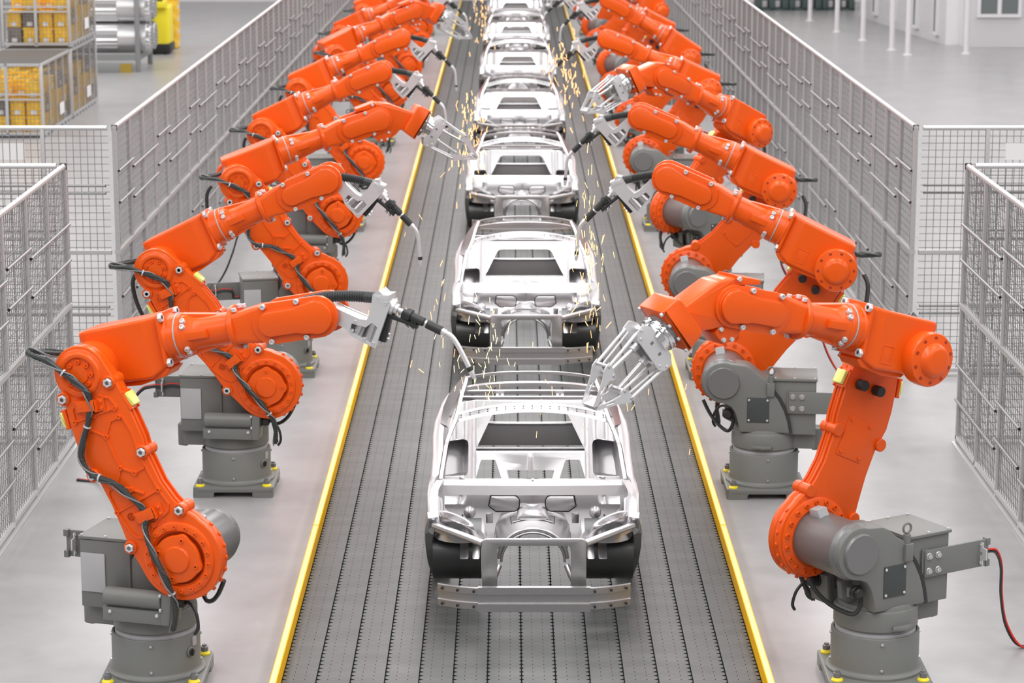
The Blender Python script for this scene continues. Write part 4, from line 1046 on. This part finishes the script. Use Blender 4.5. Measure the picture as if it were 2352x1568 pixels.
def c_tunnel():
    b = MB(); n = 24
    def archring(r, zc, zs, y, foot):
        out = []
        for i in range(n + 1):
            a = pi * i / n; out.append((r * cos(a), y, max(foot, zc + zs * sin(a))))
        return out
    rings = [archring(0.375, 0.46, 0.16, 1.98, 0.30), archring(0.365, 0.45, 0.20, 1.80, 0.30), archring(0.345, 0.42, 0.215, 1.55, 0.28), archring(0.33, 0.38, 0.255, 1.35, 0.25), archring(0.325, 0.35, 0.29, 1.22, 0.25)]
    k = n + 1
    vs = [p for r in rings for p in r]; fs = []
    for i in range(4):
        for q in range(n):
            x = abs(rings[i][q][0])
            if i == 1 and 7 <= q <= 16: continue      # the vent opening
            fs.append((i * k + q, i * k + q + 1, (i + 1) * k + q + 1, (i + 1) * k + q))
    b.add(vs, fs)
    b.add([(x * 0.95, y, z - 0.02) for x, y, z in vs], fs)
    edge = [(x, y, z) for x, y, z in rings[-1]]
    b.tube(edge, 0.020, 10); b.tube([(x * 0.93, y - 0.02, z - 0.03) for x, y, z in edge], 0.012, 8)
    b.tube([(0.325, 1.22, 0.28), (0.36, 1.16, 0.2), (0.40, 1.15, 0.12)], 0.03, 8); b.tube([(-0.325, 1.22, 0.28), (-0.36, 1.16, 0.2), (-0.40, 1.15, 0.12)], 0.03, 8)
    # hood over the vent
    b.loft([[(-0.155, 1.60, 0.632), (0.155, 1.60, 0.632), (0.10, 1.64, 0.672), (-0.10, 1.64, 0.672)], [(-0.15, 1.90, 0.64), (0.15, 1.90, 0.64), (0.09, 1.92, 0.69), (-0.09, 1.92, 0.69)]])
    b.box(-0.01, 0.01, 1.58, 1.60, 0.58, 0.63); b.tube([(-0.19, 1.585, 0.60), (-0.1, 1.575, 0.632), (0.1, 1.575, 0.632), (0.19, 1.585, 0.60)], 0.010, 8)
    return b.mesh('tunnel_arch', [BRUSH], 50)
def c_dash():
    b = MB()
    P = [(-0.87, 1.50), (-0.30, 1.46), (0.30, 1.46), (0.87, 1.50), (0.87, 1.66), (0.3, 1.64), (-0.3, 1.64), (-0.87, 1.66)]
    b.loft([[(x, 1.50 - 0.03 * (1 - (x / 0.87) ** 2), 0.905), (x, 1.53 - 0.03 * (1 - (x / 0.87) ** 2), 0.99), (x, 1.68, 1.005), (x, 1.68, 0.96), (x, 1.70, 0.92)] for x in [-0.87, -0.6, -0.31, -0.305, -0.15, 0, 0.15, 0.305, 0.31, 0.6, 0.87]])
    b.box(-0.86, 0.86, 1.69, 1.73, 0.93, 0.985, 0, 0.006)
    b.box(-0.012, 0.012, 1.64, 1.70, 0.98, 1.012)
    return b.mesh('dash_beam', [BRUSH])
def c_bulkhead():
    b = MB()
    out = [(-0.92, 0.14), (0.92, 0.14), (0.95, 0.5), (0.93, 0.92), (0.82, 1.03), (0.74, 1.06), (-0.74, 1.06), (-0.82, 1.03), (-0.93, 0.92), (-0.95, 0.5)]
    big = rounded([(-0.595, 0.61), (0.595, 0.61), (0.392, 0.965), (-0.392, 0.965)], [0.03, 0.03, 0.06, 0.06], 5)
    hl = [rounded([(s * 0.59, 0.365), (s * 0.305, 0.365), (s * 0.375, 0.538), (s * 0.53, 0.538)], 0.015, 3) for s in (1, -1)]
    mid = rounded([(-0.225, 0.365), (0.225, 0.365), (0.255, 0.45), (-0.255, 0.45)], 0.012, 3)
    pk = [rounded([(s * 0.665, 0.42), (s * 0.92, 0.42), (s * 0.90, 0.735), (s * 0.665, 0.735)], [0.05, 0.01, 0.01, 0.06], 5) for s in (1, -1)]
    def f(x, z):
        a = abs(x)
        y = 4.20 + 1.1 * (z - 0.5) - 0.10 * sst((a - 0.58) / 0.14) - 0.15 * sst((a - 0.80) / 0.14)
        y -= 0.035 * (1 - sst(a / 0.04)) * (1 if z < 0.6 else 0)
        return y
    cx = [s * v for v in (0.02, 0.04, 0.58, 0.61, 0.64, 0.67, 0.70, 0.73, 0.78, 0.82, 0.86, 0.90) for s in (1, -1)] + [0]
    cz = [0.2, 0.3, 0.4, 0.5, 0.6, 0.7, 0.8, 0.9, 1.0]
    V, F = sheet(out, [big, mid] + hl + pk, f, 0.03, cx, cz); b.add(V, F)
    for s in (1, -1):      # deep wheelhouse pockets behind the side openings
        def ring(x0, x1, dy, z0, z1): return [(s * x, f(x, z) + dy, z) for x, z in ((x0, z0), (x1, z0), (x1, z1), (x0, z1))]
        b.loft([ring(0.66, 0.94, 0.0, 0.415, 0.74), ring(0.675, 0.95, 0.16, 0.40, 0.73), ring(0.71, 0.95, 0.26, 0.40, 0.68)], cap=False)
        b.add(ring(0.71, 0.95, 0.26, 0.40, 0.68), [(0, 1, 2, 3)])
    return b.mesh('rear_bulkhead', [BRUSH], 45)
def c_rear():
    L = []
    def one(nm, fn, m=None):
        b = MB(); fn(b); L.append((nm, b.mesh(nm, [m or BRUSH])))
    one('rear_seat_beam', lambda b: (b.box(-0.80, 0.80, 4.62, 4.70, 0.53, 0.57, 0, 0.008), b.box(-0.80, 0.80, 4.64, 4.68, 0.45, 0.54)))
    one('rear_panel_bar', lambda b: b.tube([(-0.80, 5.00, 0.755), (0, 4.97, 0.76), (0.80, 5.00, 0.755)], 0.022, 8))
    one('rear_end_panel', lambda b: b.prism([(-0.80, 0.50), (0.80, 0.50), (0.80, 0.74), (-0.80, 0.74)], 5.02, 5.05, 'xz'), BRUSHG)
    one('rear_deck_bar', lambda b: b.sweep([(-0.74, 5.08, 1.09), (0, 5.05, 1.10), (0.74, 5.08, 1.09)], [(-0.03, -0.02), (0.03, -0.02), (0.03, 0.02), (-0.03, 0.02)]))
    one('rear_deck_bar', lambda b: b.sweep([(-0.78, 4.90, 1.065), (0, 4.87, 1.072), (0.78, 4.90, 1.065)], [(-0.028, -0.018), (0.028, -0.018), (0.028, 0.018), (-0.028, 0.018)]))
    for x in (-0.33, 0.33):
        one('deck_link', lambda b: (b.box(x - 0.045, x + 0.045, 4.91, 5.05, 1.06, 1.075), b.box(x - 0.04, x - 0.015, 4.91, 5.05, 1.07, 1.09), b.box(x + 0.015, x + 0.04, 4.91, 5.05, 1.07, 1.09)))
    return L
def c_header():
    b = MB()
    def hz(x): return 1.60 - 0.115 * (abs(x) / 0.75) ** 2.2
    def hy(x): return 2.13 + 0.03 * (x / 0.75) ** 2
    xs = [-0.75 + 1.5 * i / 24 for i in range(25)]
    b.loft([[(x, hy(x), hz(x) - 0.035), (x, hy(x) + 0.015, hz(x) - 0.005), (x, hy(x) + 0.11, hz(x) + 0.015), (x, hy(x) + 0.125, hz(x) + 0.035), (x, hy(x) + 0.145, hz(x) + 0.03), (x, hy(x) + 0.14, hz(x) - 0.02)] for x in xs])
    for i in range(17):
        x = -0.70 + 1.4 * i / 16
        for dy, dz in ((0.04, 0.001), (0.085, 0.011)):
            b.cyl(0.008, hz(x) + dz - 0.01, hz(x) + dz + 0.0022, 'z', (x, hy(x) + dy, 0), 8, 0, 1)
    return b.mesh('windshield_header', [BRUSH, GAP])
def c_bow(y, z, drop, w, ry, rz, name):
    b = MB(); xs = [-w + 2 * w * i / 24 for i in range(25)]
    b.loft([[(x, y - ry + 0.14 * (x / w) ** 2, z - drop * (abs(x) / w) ** 2.4 - rz), (x, y - ry + 0.14 * (x / w) ** 2, z - drop * (abs(x) / w) ** 2.4 + rz), (x, y + ry + 0.14 * (x / w) ** 2, z - drop * (abs(x) / w) ** 2.4 + rz), (x, y + ry + 0.14 * (x / w) ** 2, z - drop * (abs(x) / w) ** 2.4 - rz)] for x in xs])
    return b.mesh(name, [BRUSH])
def c_rails():
    b = MB()
    path = smooth_path([(0.89, 1.50, 1.04), (0.862, 1.60, 1.20), (0.83, 1.76, 1.36), (0.765, 2.08, 1.475), (0.735, 2.4, 1.52), (0.71, 3.0, 1.54), (0.685, 3.55, 1.53), (0.675, 3.98, 1.50)], 5)
    b.loft([[(p.x - 0.020, p.y, p.z + 0.010), (p.x + 0.012, p.y, p.z + 0.012), (p.x + 0.030, p.y, p.z - 0.025), (p.x - 0.012, p.y, p.z - 0.03)] for p in path])
    return b.mesh('roof_rails', [BRUSH])
def c_side():
    b = MB()
    tab = [(0.84, 0.985), (1.27, 1.005), (1.82, 0.985), (2.6, 0.995), (3.45, 1.02), (4.0, 1.015), (4.33, 0.99), (4.7, 0.955), (5.0, 0.90), (5.06, 0.84)]
    top = [(0.84, 0.80), (1.27, 0.99), (1.55, 1.02), (1.82, 1.01), (3.45, 1.0), (4.33, 1.03), (5.0, 1.09), (5.06, 1.10)]
    bot = [(0.84, 0.70), (1.0, 0.56), (1.25, 0.40), (1.5, 0.20), (1.62, 0.072), (3.75, 0.072), (3.85, 0.30), (4.1, 0.52), (4.35, 0.58), (4.6, 0.52), (4.85, 0.30), (4.95, 0.18), (5.06, 0.16)]
    ys = [0.84 + (5.06 - 0.84) * i / 60 for i in range(61)]; rings = []
    for y in ys:
        x = interp(tab, y); zt = interp(top, y); zb = interp(bot, y); r = []
        for t in (0, 0.2, 0.4, 0.6, 0.8, 0.92, 1.0):
            z = lerp(zb, zt, t); r.append((x + 0.018 * sin(t * pi) - 0.03 * (1 - t) ** 2, y, z))
        w = 0.05 + 0.055 * sst((y - 1.6) / 0.6)
        r += [(x - 0.022, y, zt + 0.014), (x - w, y, zt + 0.005), (x - w - 0.008, y, zt - 0.04)]
        r += [(x - w, y, lerp(zb, zt, 0.6)), (x - w, y, zb + 0.0)]
        rings.append(r)
    b.loft(rings, close=True)
    # rear pillar sweeping from shoulder up to the roof
    C = [((0.955, 3.9, 1.03), (0.885, 3.75, 1.035)), ((0.93, 4.2, 1.13), (0.86, 3.85, 1.12)), ((0.88, 4.32, 1.23), (0.82, 3.82, 1.22)), ((0.80, 4.25, 1.36), (0.765, 3.75, 1.35)), ((0.735, 4.12, 1.46), (0.72, 3.65, 1.47)), ((0.69, 4.02, 1.52), (0.69, 3.60, 1.525))]
    b.loft([[p, q, (q[0] - 0.02, q[1], q[2] - 0.03), (p[0] - 0.02, p[1], p[2] - 0.03)] for p, q in C])
    # rear deck corner
    b.loft([[(0.96, 4.15, 1.03), (0.87, 4.25, 1.06), (0.86, 4.25, 1.03)], [(0.94, 4.6, 1.06), (0.80, 4.6, 1.12), (0.80, 4.6, 1.08)], [(0.88, 5.02, 1.09), (0.76, 5.04, 1.14), (0.76, 5.04, 1.10)]])
    return b.mesh('body_sides', [BRUSH], 45)
def c_floor():
    L = []
    for a in ((0.80, 0.93, 1.60, 4.1, 0.075, 0.20), (-0.93, -0.80, 1.60, 4.1, 0.075, 0.20)):
        b = MB(); b.box(*a, 0, 0.01); L.append(('floor_member', b.mesh('floor_member', [BRUSHG])))
    return L
MX = Matrix.Diagonal((-1, 1, 1, 1))
CARP = [('bumper_beam', c_bumper()), ('radiator_frame', c_portal()), ('firewall', c_firewall()), ('tunnel_arch', c_tunnel()), ('dash_beam', c_dash()), ('rear_bulkhead', c_bulkhead()), ('windshield_header', c_header()),
        ('roof_bow', c_bow(3.36, 1.575, 0.085, 0.69, 0.045, 0.018, 'roof_bow')), ('roof_bow', c_bow(3.78, 1.60, 0.09, 0.675, 0.022, 0.014, 'rear_roof_bow'))]
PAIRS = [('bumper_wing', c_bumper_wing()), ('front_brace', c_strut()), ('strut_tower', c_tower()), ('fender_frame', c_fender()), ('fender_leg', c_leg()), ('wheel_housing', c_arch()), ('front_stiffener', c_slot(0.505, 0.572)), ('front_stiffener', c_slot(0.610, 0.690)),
         ('roof_rail', c_rails()), ('body_side', c_side())]
CARP += c_rear() + c_floor()
CARY = [21.477, 31.98, 42.73, 53.3, 63.7, 74.2, 84.8, 95.4]
for i, y in enumerate(CARY):
    r = empty('car_body', (0.224, y, 0))
    tag(r, 'bare silver car body shell on the conveyor, %s from the front of the line' % ORD[i], 'car body', 'unpainted car bodies on the belt')
    for nm, me in CARP: link(nm, me, r)
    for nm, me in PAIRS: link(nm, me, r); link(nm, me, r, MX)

# ------------------------------------------------------------------ background: cages with crates, pipe rack, trucks, office block
def cage_meshes():
    Wd, Dp, Hh = 1.66, 3.75, 1.70
    b = MB(); t = 0.035
    for x in (-Wd, 0):
        for y in (0, Dp): b.box(x - t, x + t, y - t, y + t, 0, Hh, 0, 0.006)
    for z in (0.06, Hh - 0.03):
        for y in (0, Dp): b.box(-Wd, 0, y - t, y + t, z - 0.03, z + 0.03)
        for x in (-Wd, 0): b.box(x - t, x + t, 0, Dp, z - 0.03, z + 0.03)
    b.box(-Wd / 2 - t, -Wd / 2 + t, -t, t, 0, Hh); 
    for z in (0.86, 0.98): b.box(-Wd, 0, -0.025, 0.025, z - 0.02, z + 0.02)
    for k in (1, 2, 3): b.box(-0.02, 0.02, Dp * k / 4 - 0.02, Dp * k / 4 + 0.02, 0, Hh)
    b.box(-Wd, 0, 0, Dp, 0.02, 0.05)
    for k in range(8): b.box(-0.10, 0.03, 0.2 + k * 0.45, 0.4 + k * 0.45, -0.04, 0.03)
    fr = b.mesh('cage_frame', [GALV]); b = MB(); g = 0.095
    for i in range(1, int(Wd / g) + 1): b.box(-i * g - 0.004, -i * g + 0.004, -0.004, 0.004, 0.05, Hh)
    z = 0.12
    while z < Hh - 0.03: b.box(-Wd, 0, -0.012, -0.004, z - 0.004, z + 0.004); b.box(-0.004, 0.004, 0, Dp, z - 0.004, z + 0.004); z += g
    for i in range(1, int(Dp / g)): b.box(-0.003, 0.005, i * g - 0.005, i * g + 0.005, 0.05, Hh); b.box(-Wd, 0, i * g - 0.005, i * g + 0.005, Hh - 0.005, Hh + 0.005)
    return fr, b.mesh('cage_mesh', [WIRE], 20), MBplac()
def MBplac():
    b = MB(); b.box(-0.003, 0.01, 0, 0.55, 0, 0.28); return b.mesh('blank_placard', [WHITE])
CF, CM, CPL = cage_meshes()
def crate_mesh():
    b = MB(); w, d, h = 0.34, 0.55, 0.40
    b.box(-w / 2, w / 2, 0, d, 0, h, 0, 0.02, 0.02); b.box(-w / 2 - 0.012, w / 2 + 0.012, -0.012, d + 0.012, h - 0.06, h, 0, 0.008)
    b.box(-w / 2 - 0.006, w / 2 + 0.006, -0.008, d + 0.006, h * 0.4, h * 0.46, 0, 0.004)
    for x in (-0.12, 0.0, 0.12): b.box(x - 0.012, x + 0.012, -0.01, 0.01, 0.02, h - 0.06, 0, 0.003)
    b.box(-0.07, 0.07, -0.014, -0.008, 0.04, 0.14, 1); b.box(w / 2 + 0.001, w / 2 + 0.008, 0.2, 0.36, 0.06, 0.18, 1)
    return b.mesh('crate', [CRATEY, WHITE])
CRM = crate_mesh(); CRM2 = CRM.copy(); CRM2.materials[0] = CRATED
CAGES = [(-10.97, 58.0, 0.04, 'lower front'), (-10.97, 61.95, 0.04, 'lower rear'), (-10.97, 61.95, 1.80, 'stacked upper')]
for (x, y, z, nm) in CAGES:
    c = empty('wire_cage', (x, y, z)); tag(c, '%s wire storage cage holding yellow crates, behind the left fence' % nm, 'cage', 'wire storage cages')
    link('cage_frame', CF, c); link('wire_mesh', CM, c); link('blank_placard', CPL, c, T((0.01, 2.2, 0.25)))
    vis = x > -12
    rows = 4; k = 0
    for j in range(6 if vis else 1):
        for i in range(rows):
            for q in range(3):
                top = q == 2 and (i + j) % 2
                if top: continue
                dark = (i + 2 * j + q) % 7 == 3
                o = link('crate', CRM2 if dark else CRM); o.location = (x - 0.23 - 0.39 * i, y + 0.12 + 0.59 * j, z + 0.055 + 0.405 * q)
                tag(o, '%s crate inside the %s wire cage' % ('grey' if dark else 'yellow', nm), 'crate', '%s crates in the %s cage' % ('grey' if dark else 'yellow', nm))
# pipe rack
def rack_mesh():
    b = MB(); Lx, D = 4.0, 2.5
    for x in (0, -Lx):
        for y in (0, D): b.box(x - 0.07, x + 0.07, y - 0.07, y + 0.07, 0, 3.4, 0, 0.01)
    for z in (0.42,):
        for y in (0, D): b.box(-Lx, 0, y - 0.05, y + 0.05, z - 0.08, z + 0.10)
        for x in (0, -Lx): b.box(x - 0.05, x + 0.05, 0, D, z - 0.08, z + 0.10)
    return b.mesh('rack_frame', [RACK])
def bundle_mesh():
    b = MB(); Rr = 0.40
    pts = [((Rr + (0.022 if i % 2 else -0.012)) * cos(2 * pi * i / 40), (Rr + (0.022 if i % 2 else -0.012)) * sin(2 * pi * i / 40)) for i in range(40)]
    b.prism(pts, -3.9, 0.0, 'yz', 0, 0)
    b.cyl(Rr + 0.03, -0.95, -0.10, 'x', (0, 0, 0), 40, 0.01, 1)
    for ring, n in ((0.08, 6), (0.19, 12), (0.31, 20)):
        for i in range(n):
            a = 2 * pi * i / n; b.cyl(0.040, -0.02, 0.04, 'x', (0, ring * cos(a), ring * sin(a)), 10, 0.004, 0); b.cyl(0.028, 0.03, 0.042, 'x', (0, ring * cos(a), ring * sin(a)), 8, 0, 2)
    return b.mesh('pipe_bundle', [PIPE, WRAP, GAP])
rk = link('storage_rack', rack_mesh()); rk.location = (-11.07, 73.9, 0); tag(rk, 'grey steel rack holding silver pipe bundles in the far left', 'rack')
b = MB(); b.box(-4.0, -0.14, -0.06, 0.06, 0.0, 0.28, 0, 0.01); b.box(-0.50, -0.15, -0.075, -0.055, 0.0, 0.27, 1)
bm_ = link('floor_guard', b.mesh('floor_guard', [RACK, mat('ochre_marking', (0.35, 0.24, 0.03), 0.5)])); bm_.location = (-11.07, 73.7, 0); tag(bm_, 'low grey floor guard with ochre end in front of the pipe rack', 'floor guard')
BM = bundle_mesh()
for j, yy in enumerate((0.55, 1.45)):
    for q in range(3):
        o = link('pipe_bundle', BM); o.location = (-10.75, 73.9 + yy, 0.98 + 0.90 * q)
        tag(o, 'round bundle of silver pipes, %s layer of the %s column in the rack' % (('bottom', 'middle', 'top')[q], ('front', 'rear')[j]), 'pipes', 'pipe bundles in the rack')
# yellow pallet truck and the stacked crates beside it
b = MB(); b.box(-0.40, 0.30, 0, 1.1, 0.30, 1.55, 0, 0.06, 0.12); b.box(-0.42, 0.32, -0.02, 1.15, 0.05, 0.34, 1, 0.03, 0.05); b.box(-0.35, 0.25, -0.3, 0.3, 1.5, 1.72, 0, 0.04)
tr = empty('pallet_truck', (-11.2, 79.6, 0)); tag(tr, 'bright yellow pallet truck parked behind the pipe rack', 'pallet truck')
link('truck_body', b.mesh('truck_body', [TRUCKY, BLACK]), tr)
b = MB(); b.tube([(-0.30, -0.05, 1.0), (-0.25, -0.12, 1.5), (0.0, -0.25, 1.75), (0.15, -0.25, 1.75)], 0.035, 8); link('tiller_handle', b.mesh('tiller_handle', [BLACK]), tr)
b = MB(); b.cyl(0.13, -0.3, -0.15, 'x', (0, 0.15, 0.13), 16, 0.02); b.cyl(0.13, 0.05, 0.2, 'x', (0, 0.15, 0.13), 16, 0.02); link('wheels', b.mesh('wheels', [RUBBER]), tr)
for q in range(6):
    o = link('crate', CRM); o.location = (-11.15, 81.6, 0.02 + 0.405 * q); o.scale = (1.3, 1.6, 1)
    tag(o, 'yellow crate in the free-standing stack behind the pallet truck, %s from the floor' % ORD[q].replace('nearest', 'first'), 'crate', 'crates stacked behind the pallet truck')
# office block on the right
def wallbox(name, pts, z1, m):
    b = MB(); b.prism(pts, 0, z1, 'xy'); return b.mesh(name, [m])
ob = empty('office_block', (15.06, 82.4, 0)); tag(ob, 'white corrugated office cabin with windows in the far right', 'building')
link('front_wall', wallbox('front_wall', [(0, 0), (9, 0), (9, 0.3), (0, 0.3)], 6, SIDING), ob)
link('side_wall', wallbox('side_wall', [(-0.46, 0.75), (-0.30, 0.75), (-1.40, 13.6), (-1.56, 13.5)], 6, SIDING), ob)
link('corner_pilaster', wallbox('corner_pilaster', [(-0.46, 0.7), (0.02, 0.7), (0.02, 0.2), (0.12, 0.2), (0.12, 1.0), (-0.46, 1.0)], 6, WHITE), ob)
def window(parent, x0, x1, z0, z1, M):
    t = 0.11; xm = (x0 + x1) / 2; b = MB(); out = [(x0, z0), (x1, z0), (x1, z1), (x0, z1)]
    if x1 - x0 > 1: H = [[(x0 + t, z0 + t), (xm - t * .6, z0 + t), (xm - t * .6, z1 - t), (x0 + t, z1 - t)], [(xm + t * .6, z0 + t), (x1 - t, z0 + t), (x1 - t, z1 - t), (xm + t * .6, z1 - t)]]
    else: H = [[(x0 + t, z0 + t), (x1 - t, z0 + t), (x1 - t, z0 + 1.3), (x0 + t, z0 + 1.3)], [(x0 + t, z0 + 1.4), (x1 - t, z0 + 1.4), (x1 - t, z1 - t), (x0 + t, z1 - t)]]
    b.prism(out, -0.12, 0.12, 'xz', holes=H)
    w = link('window_frame', b.mesh('window_frame', [WHITE]), parent, M)
    b = MB(); b.box(x0 + 0.02, x1 - 0.02, -0.10, 0.10, z0 + 0.02, z1 - 0.02); link('window_pane', b.mesh('window_pane', [GLASS]), w)
window(ob, 0.42, 1.88, 0.98, 2.6, Matrix.Identity(4)); window(ob, 4.2, 5.7, 0.98, 2.6, Matrix.Identity(4))
ang = math.atan2(12.75, -1.10)
for s in (0.8, 3.6, 6.9, 9.8):
    window(ob, s, s + 0.55, 0.25, 2.6, T((-0.46, 0.75, 0)) @ RZ(ang) @ Matrix.Diagonal((1, -1, 1, 1)))
b = MB(); b.lathe([(0.16, 0), (0.16, 0.03), (0.085, 0.05), (0.085, 6.0)], 'z', n=20); COLM = b.mesh('canopy_post', [WHITECOL])
for i, (x, y) in enumerate([(11.3, 93.5), (11.65, 88.4), (12.07, 84.8), (12.50, 81.1), (12.74, 79.3), (14.70, 81.0 - 1.2)]):
    o = link('canopy_post', COLM); o.location = (x, y, 0)
    tag(o, 'white round post in the far right aisle, %s from the left' % ORD[i].replace('nearest', 'first'), 'post', 'white posts in front of the office block')
# dark pallets with white drums, far right
def pallet():
    b = MB(); b.box(-0.6, 0.6, 0, 1.0, 0.38, 0.5, 0, 0.02)
    for x in (-0.52, 0, 0.52): b.box(x - 0.12, x + 0.12, 0, 1.0, 0, 0.40, 0, 0.01)
    b.box(-0.6, 0.6, 0, 1.0, 0, 0.08)
    return b.mesh('plastic_pallet', [PALLET])
def drum():
    b = MB(); b.lathe([(0.24, 0), (0.28, 0.02), (0.28, 0.5), (0.29, 0.52), (0.28, 0.54), (0.28, 1.0), (0.25, 1.04), (0, 1.04)], 'z', n=24); b.cyl(0.06, 1.0, 1.1, 'z', (0.1, 0, 0), 12, 0, 1)
    for x in (-0.24, 0.24): b.cyl(0.06, -0.30, -0.20, 'y', (x, 0, 0.06), 12, 0.01, 1)
    return b.mesh('white_drum', [WHITE, mat('lime_cap', (0.75, 0.80, 0.05), 0.4)])
PM, DM = pallet(), drum()
for i in range(3):
    o = link('plastic_pallet', PM); o.location = (10.45 + 1.32 * i, 98.9, 0); tag(o, 'dark green plastic pallet in the far right, %s of three' % ('left', 'middle', 'right')[i], 'pallet', 'plastic pallets')
    for j in (-0.3, 0.3):
        o = link('drum', DM); o.location = (10.45 + 1.32 * i + j, 99.32, 0.5); tag(o, 'white drum with lime cap on the %s pallet, %s one' % (('left', 'middle', 'right')[i], 'left' if j < 0 else 'right'), 'drum', 'white drums on the pallets')

# ------------------------------------------------------------------ welding sparks
def sparks(c, spread, n, m, label, L=(0.05, 0.11), w=0.006, seed=1, fall=0.6):
    rg = random.Random(seed); b = MB()
    for i in range(n):
        a = rg.random() * 2 * pi; rr_ = abs(rg.gauss(0, 1))
        p = Vector((c[0] + rg.gauss(0, 1) * spread[0], c[1] + rg.gauss(0, 1) * spread[1], c[2] + rg.gauss(0, 1) * spread[2] - fall * rg.random() ** 1.5))
        if p.z < 0.12: p.z = 0.12 + rg.random() * 0.5
        d = Vector((rg.gauss(0, 0.22), rg.gauss(0, 0.2), -1 if rg.random() < 0.85 else 0.3)).normalized() * rg.uniform(*L)
        b.tube([p, p + d], w * rg.uniform(0.7, 1.15), 4)
    o = link('welding_sparks', b.mesh('welding_sparks', [m])); tag(o, label, 'sparks', None, 'stuff'); return o
sparks((-0.28, 21.0, 2.95), (0.17, 0.3, 0.24), 62, SPARKW, 'pale sparks around the nearest left welding torch, above the second car body', (0.035, 0.08), 0.0024, 3, 0.35)
sparks((0.86, 26.6, 3.0), (0.10, 0.3, 0.42), 95, SPARK, 'orange sparks falling beside the second right torch', (0.05, 0.11), 0.0032, 5, 1.0)
sparks((-0.62, 38.7, 2.75), (0.15, 0.3, 0.30), 95, SPARK, 'orange sparks below the fourth left torch tip', (0.05, 0.11), 0.0048, 8, 0.7)
sparks((0.95, 44.7, 3.1), (0.20, 0.3, 0.28), 90, SPARK, 'orange sparks around the fifth right torch tip', (0.05, 0.12), 0.0052, 9, 0.8)
sparks((-0.66, 56.8, 3.1), (0.12, 0.3, 0.45), 60, SPARK, 'round blurred sparks near the seventh left torch', (0.05, 0.10), 0.006, 11, 0.4)
sparks((0.15, 24.0, 1.75), (0.28, 0.6, 0.18), 12, SPARK, 'few orange sparks over the roof opening of the nearest car body', (0.06, 0.11), 0.0024, 13, 0.3)
sparks((-1.0, 30.0, 1.2), (0.35, 2.5, 0.5), 18, SPARK, 'scattered single sparks left of the second car body', (0.06, 0.12), 0.0028, 15, 0.2)
sparks((1.35, 29.0, 1.0), (0.30, 2.0, 0.4), 16, SPARK, 'scattered single sparks right of the second car body', (0.06, 0.12), 0.0028, 17, 0.2)

# ------------------------------------------------------------------ camera and light
F = 5680.0; H = 7.2
th = math.atan(1185 / F); ps = math.atan(6 / F * cos(th))
fw = Vector((sin(ps) * cos(th), cos(ps) * cos(th), -sin(th))); rt = Vector((cos(ps), -sin(ps), 0)); up = rt.cross(fw)
cam = bpy.data.cameras.new('camera'); co = bpy.data.objects.new('camera', cam); COL.objects.link(co)
co.matrix_world = Matrix(((rt.x, up.x, -fw.x, 0), (rt.y, up.y, -fw.y, 0), (rt.z, up.z, -fw.z, H), (0, 0, 0, 1)))
cam.sensor_width = 36; cam.lens = F / 2352 * 36; cam.clip_end = 400; cam.clip_start = 0.5
cam.dof.use_dof = True; cam.dof.focus_distance = 23.0; cam.dof.aperture_fstop = 2.6
bpy.context.scene.camera = co

w = bpy.data.worlds.new('world'); bpy.context.scene.world = w; w.use_nodes = True
bg = w.node_tree.nodes['Background']; bg.inputs[0].default_value = (1.0, 0.985, 1.0, 1); bg.inputs[1].default_value = 0.29
wn = w.node_tree.nodes; wl = w.node_tree.links
tcw = wn.new('ShaderNodeTexCoord'); spw = wn.new('ShaderNodeSeparateXYZ'); rw = wn.new('ShaderNodeValToRGB')
wl.new(tcw.outputs['Generated'], spw.inputs[0]); wl.new(spw.outputs['Z'], rw.inputs[0]); wl.new(rw.outputs[0], bg.inputs[0])
rw.color_ramp.elements[0].position = 0.0; rw.color_ramp.elements[0].color = (1.9, 1.86, 1.9, 1)
rw.color_ramp.elements[1].position = 0.75; rw.color_ramp.elements[1].color = (0.75, 0.74, 0.75, 1)
e = rw.color_ramp.elements.new(0.30); e.color = (1.45, 1.42, 1.45, 1)
def area_light(name, loc, sx, sy, power, rot=(0, 0, 0)):
    l = bpy.data.lights.new(name, 'AREA'); l.shape = 'RECTANGLE'; l.size = sx; l.size_y = sy; l.energy = power; l.color = (1, 0.98, 0.97)
    o = bpy.data.objects.new(name, l); COL.objects.link(o); o.location = loc; o.rotation_euler = rot
for x in (-26, -17, -8, 0, 8, 17, 26):
    for y in (12, 36, 60, 84): area_light('overhead_fill', (x, y, 13), 4.0, 20.0, 2100 if x == 0 else (1500 if y < 80 else 1000))  # unseen area lights added overhead, outer rows to brighten the side floor
sc = bpy.context.scene
sc.view_settings.view_transform = 'Standard'; sc.view_settings.look = 'None'; sc.view_settings.gamma = 1; sc.view_settings.use_curve_mapping = False
sc.view_settings.exposure = -0.42
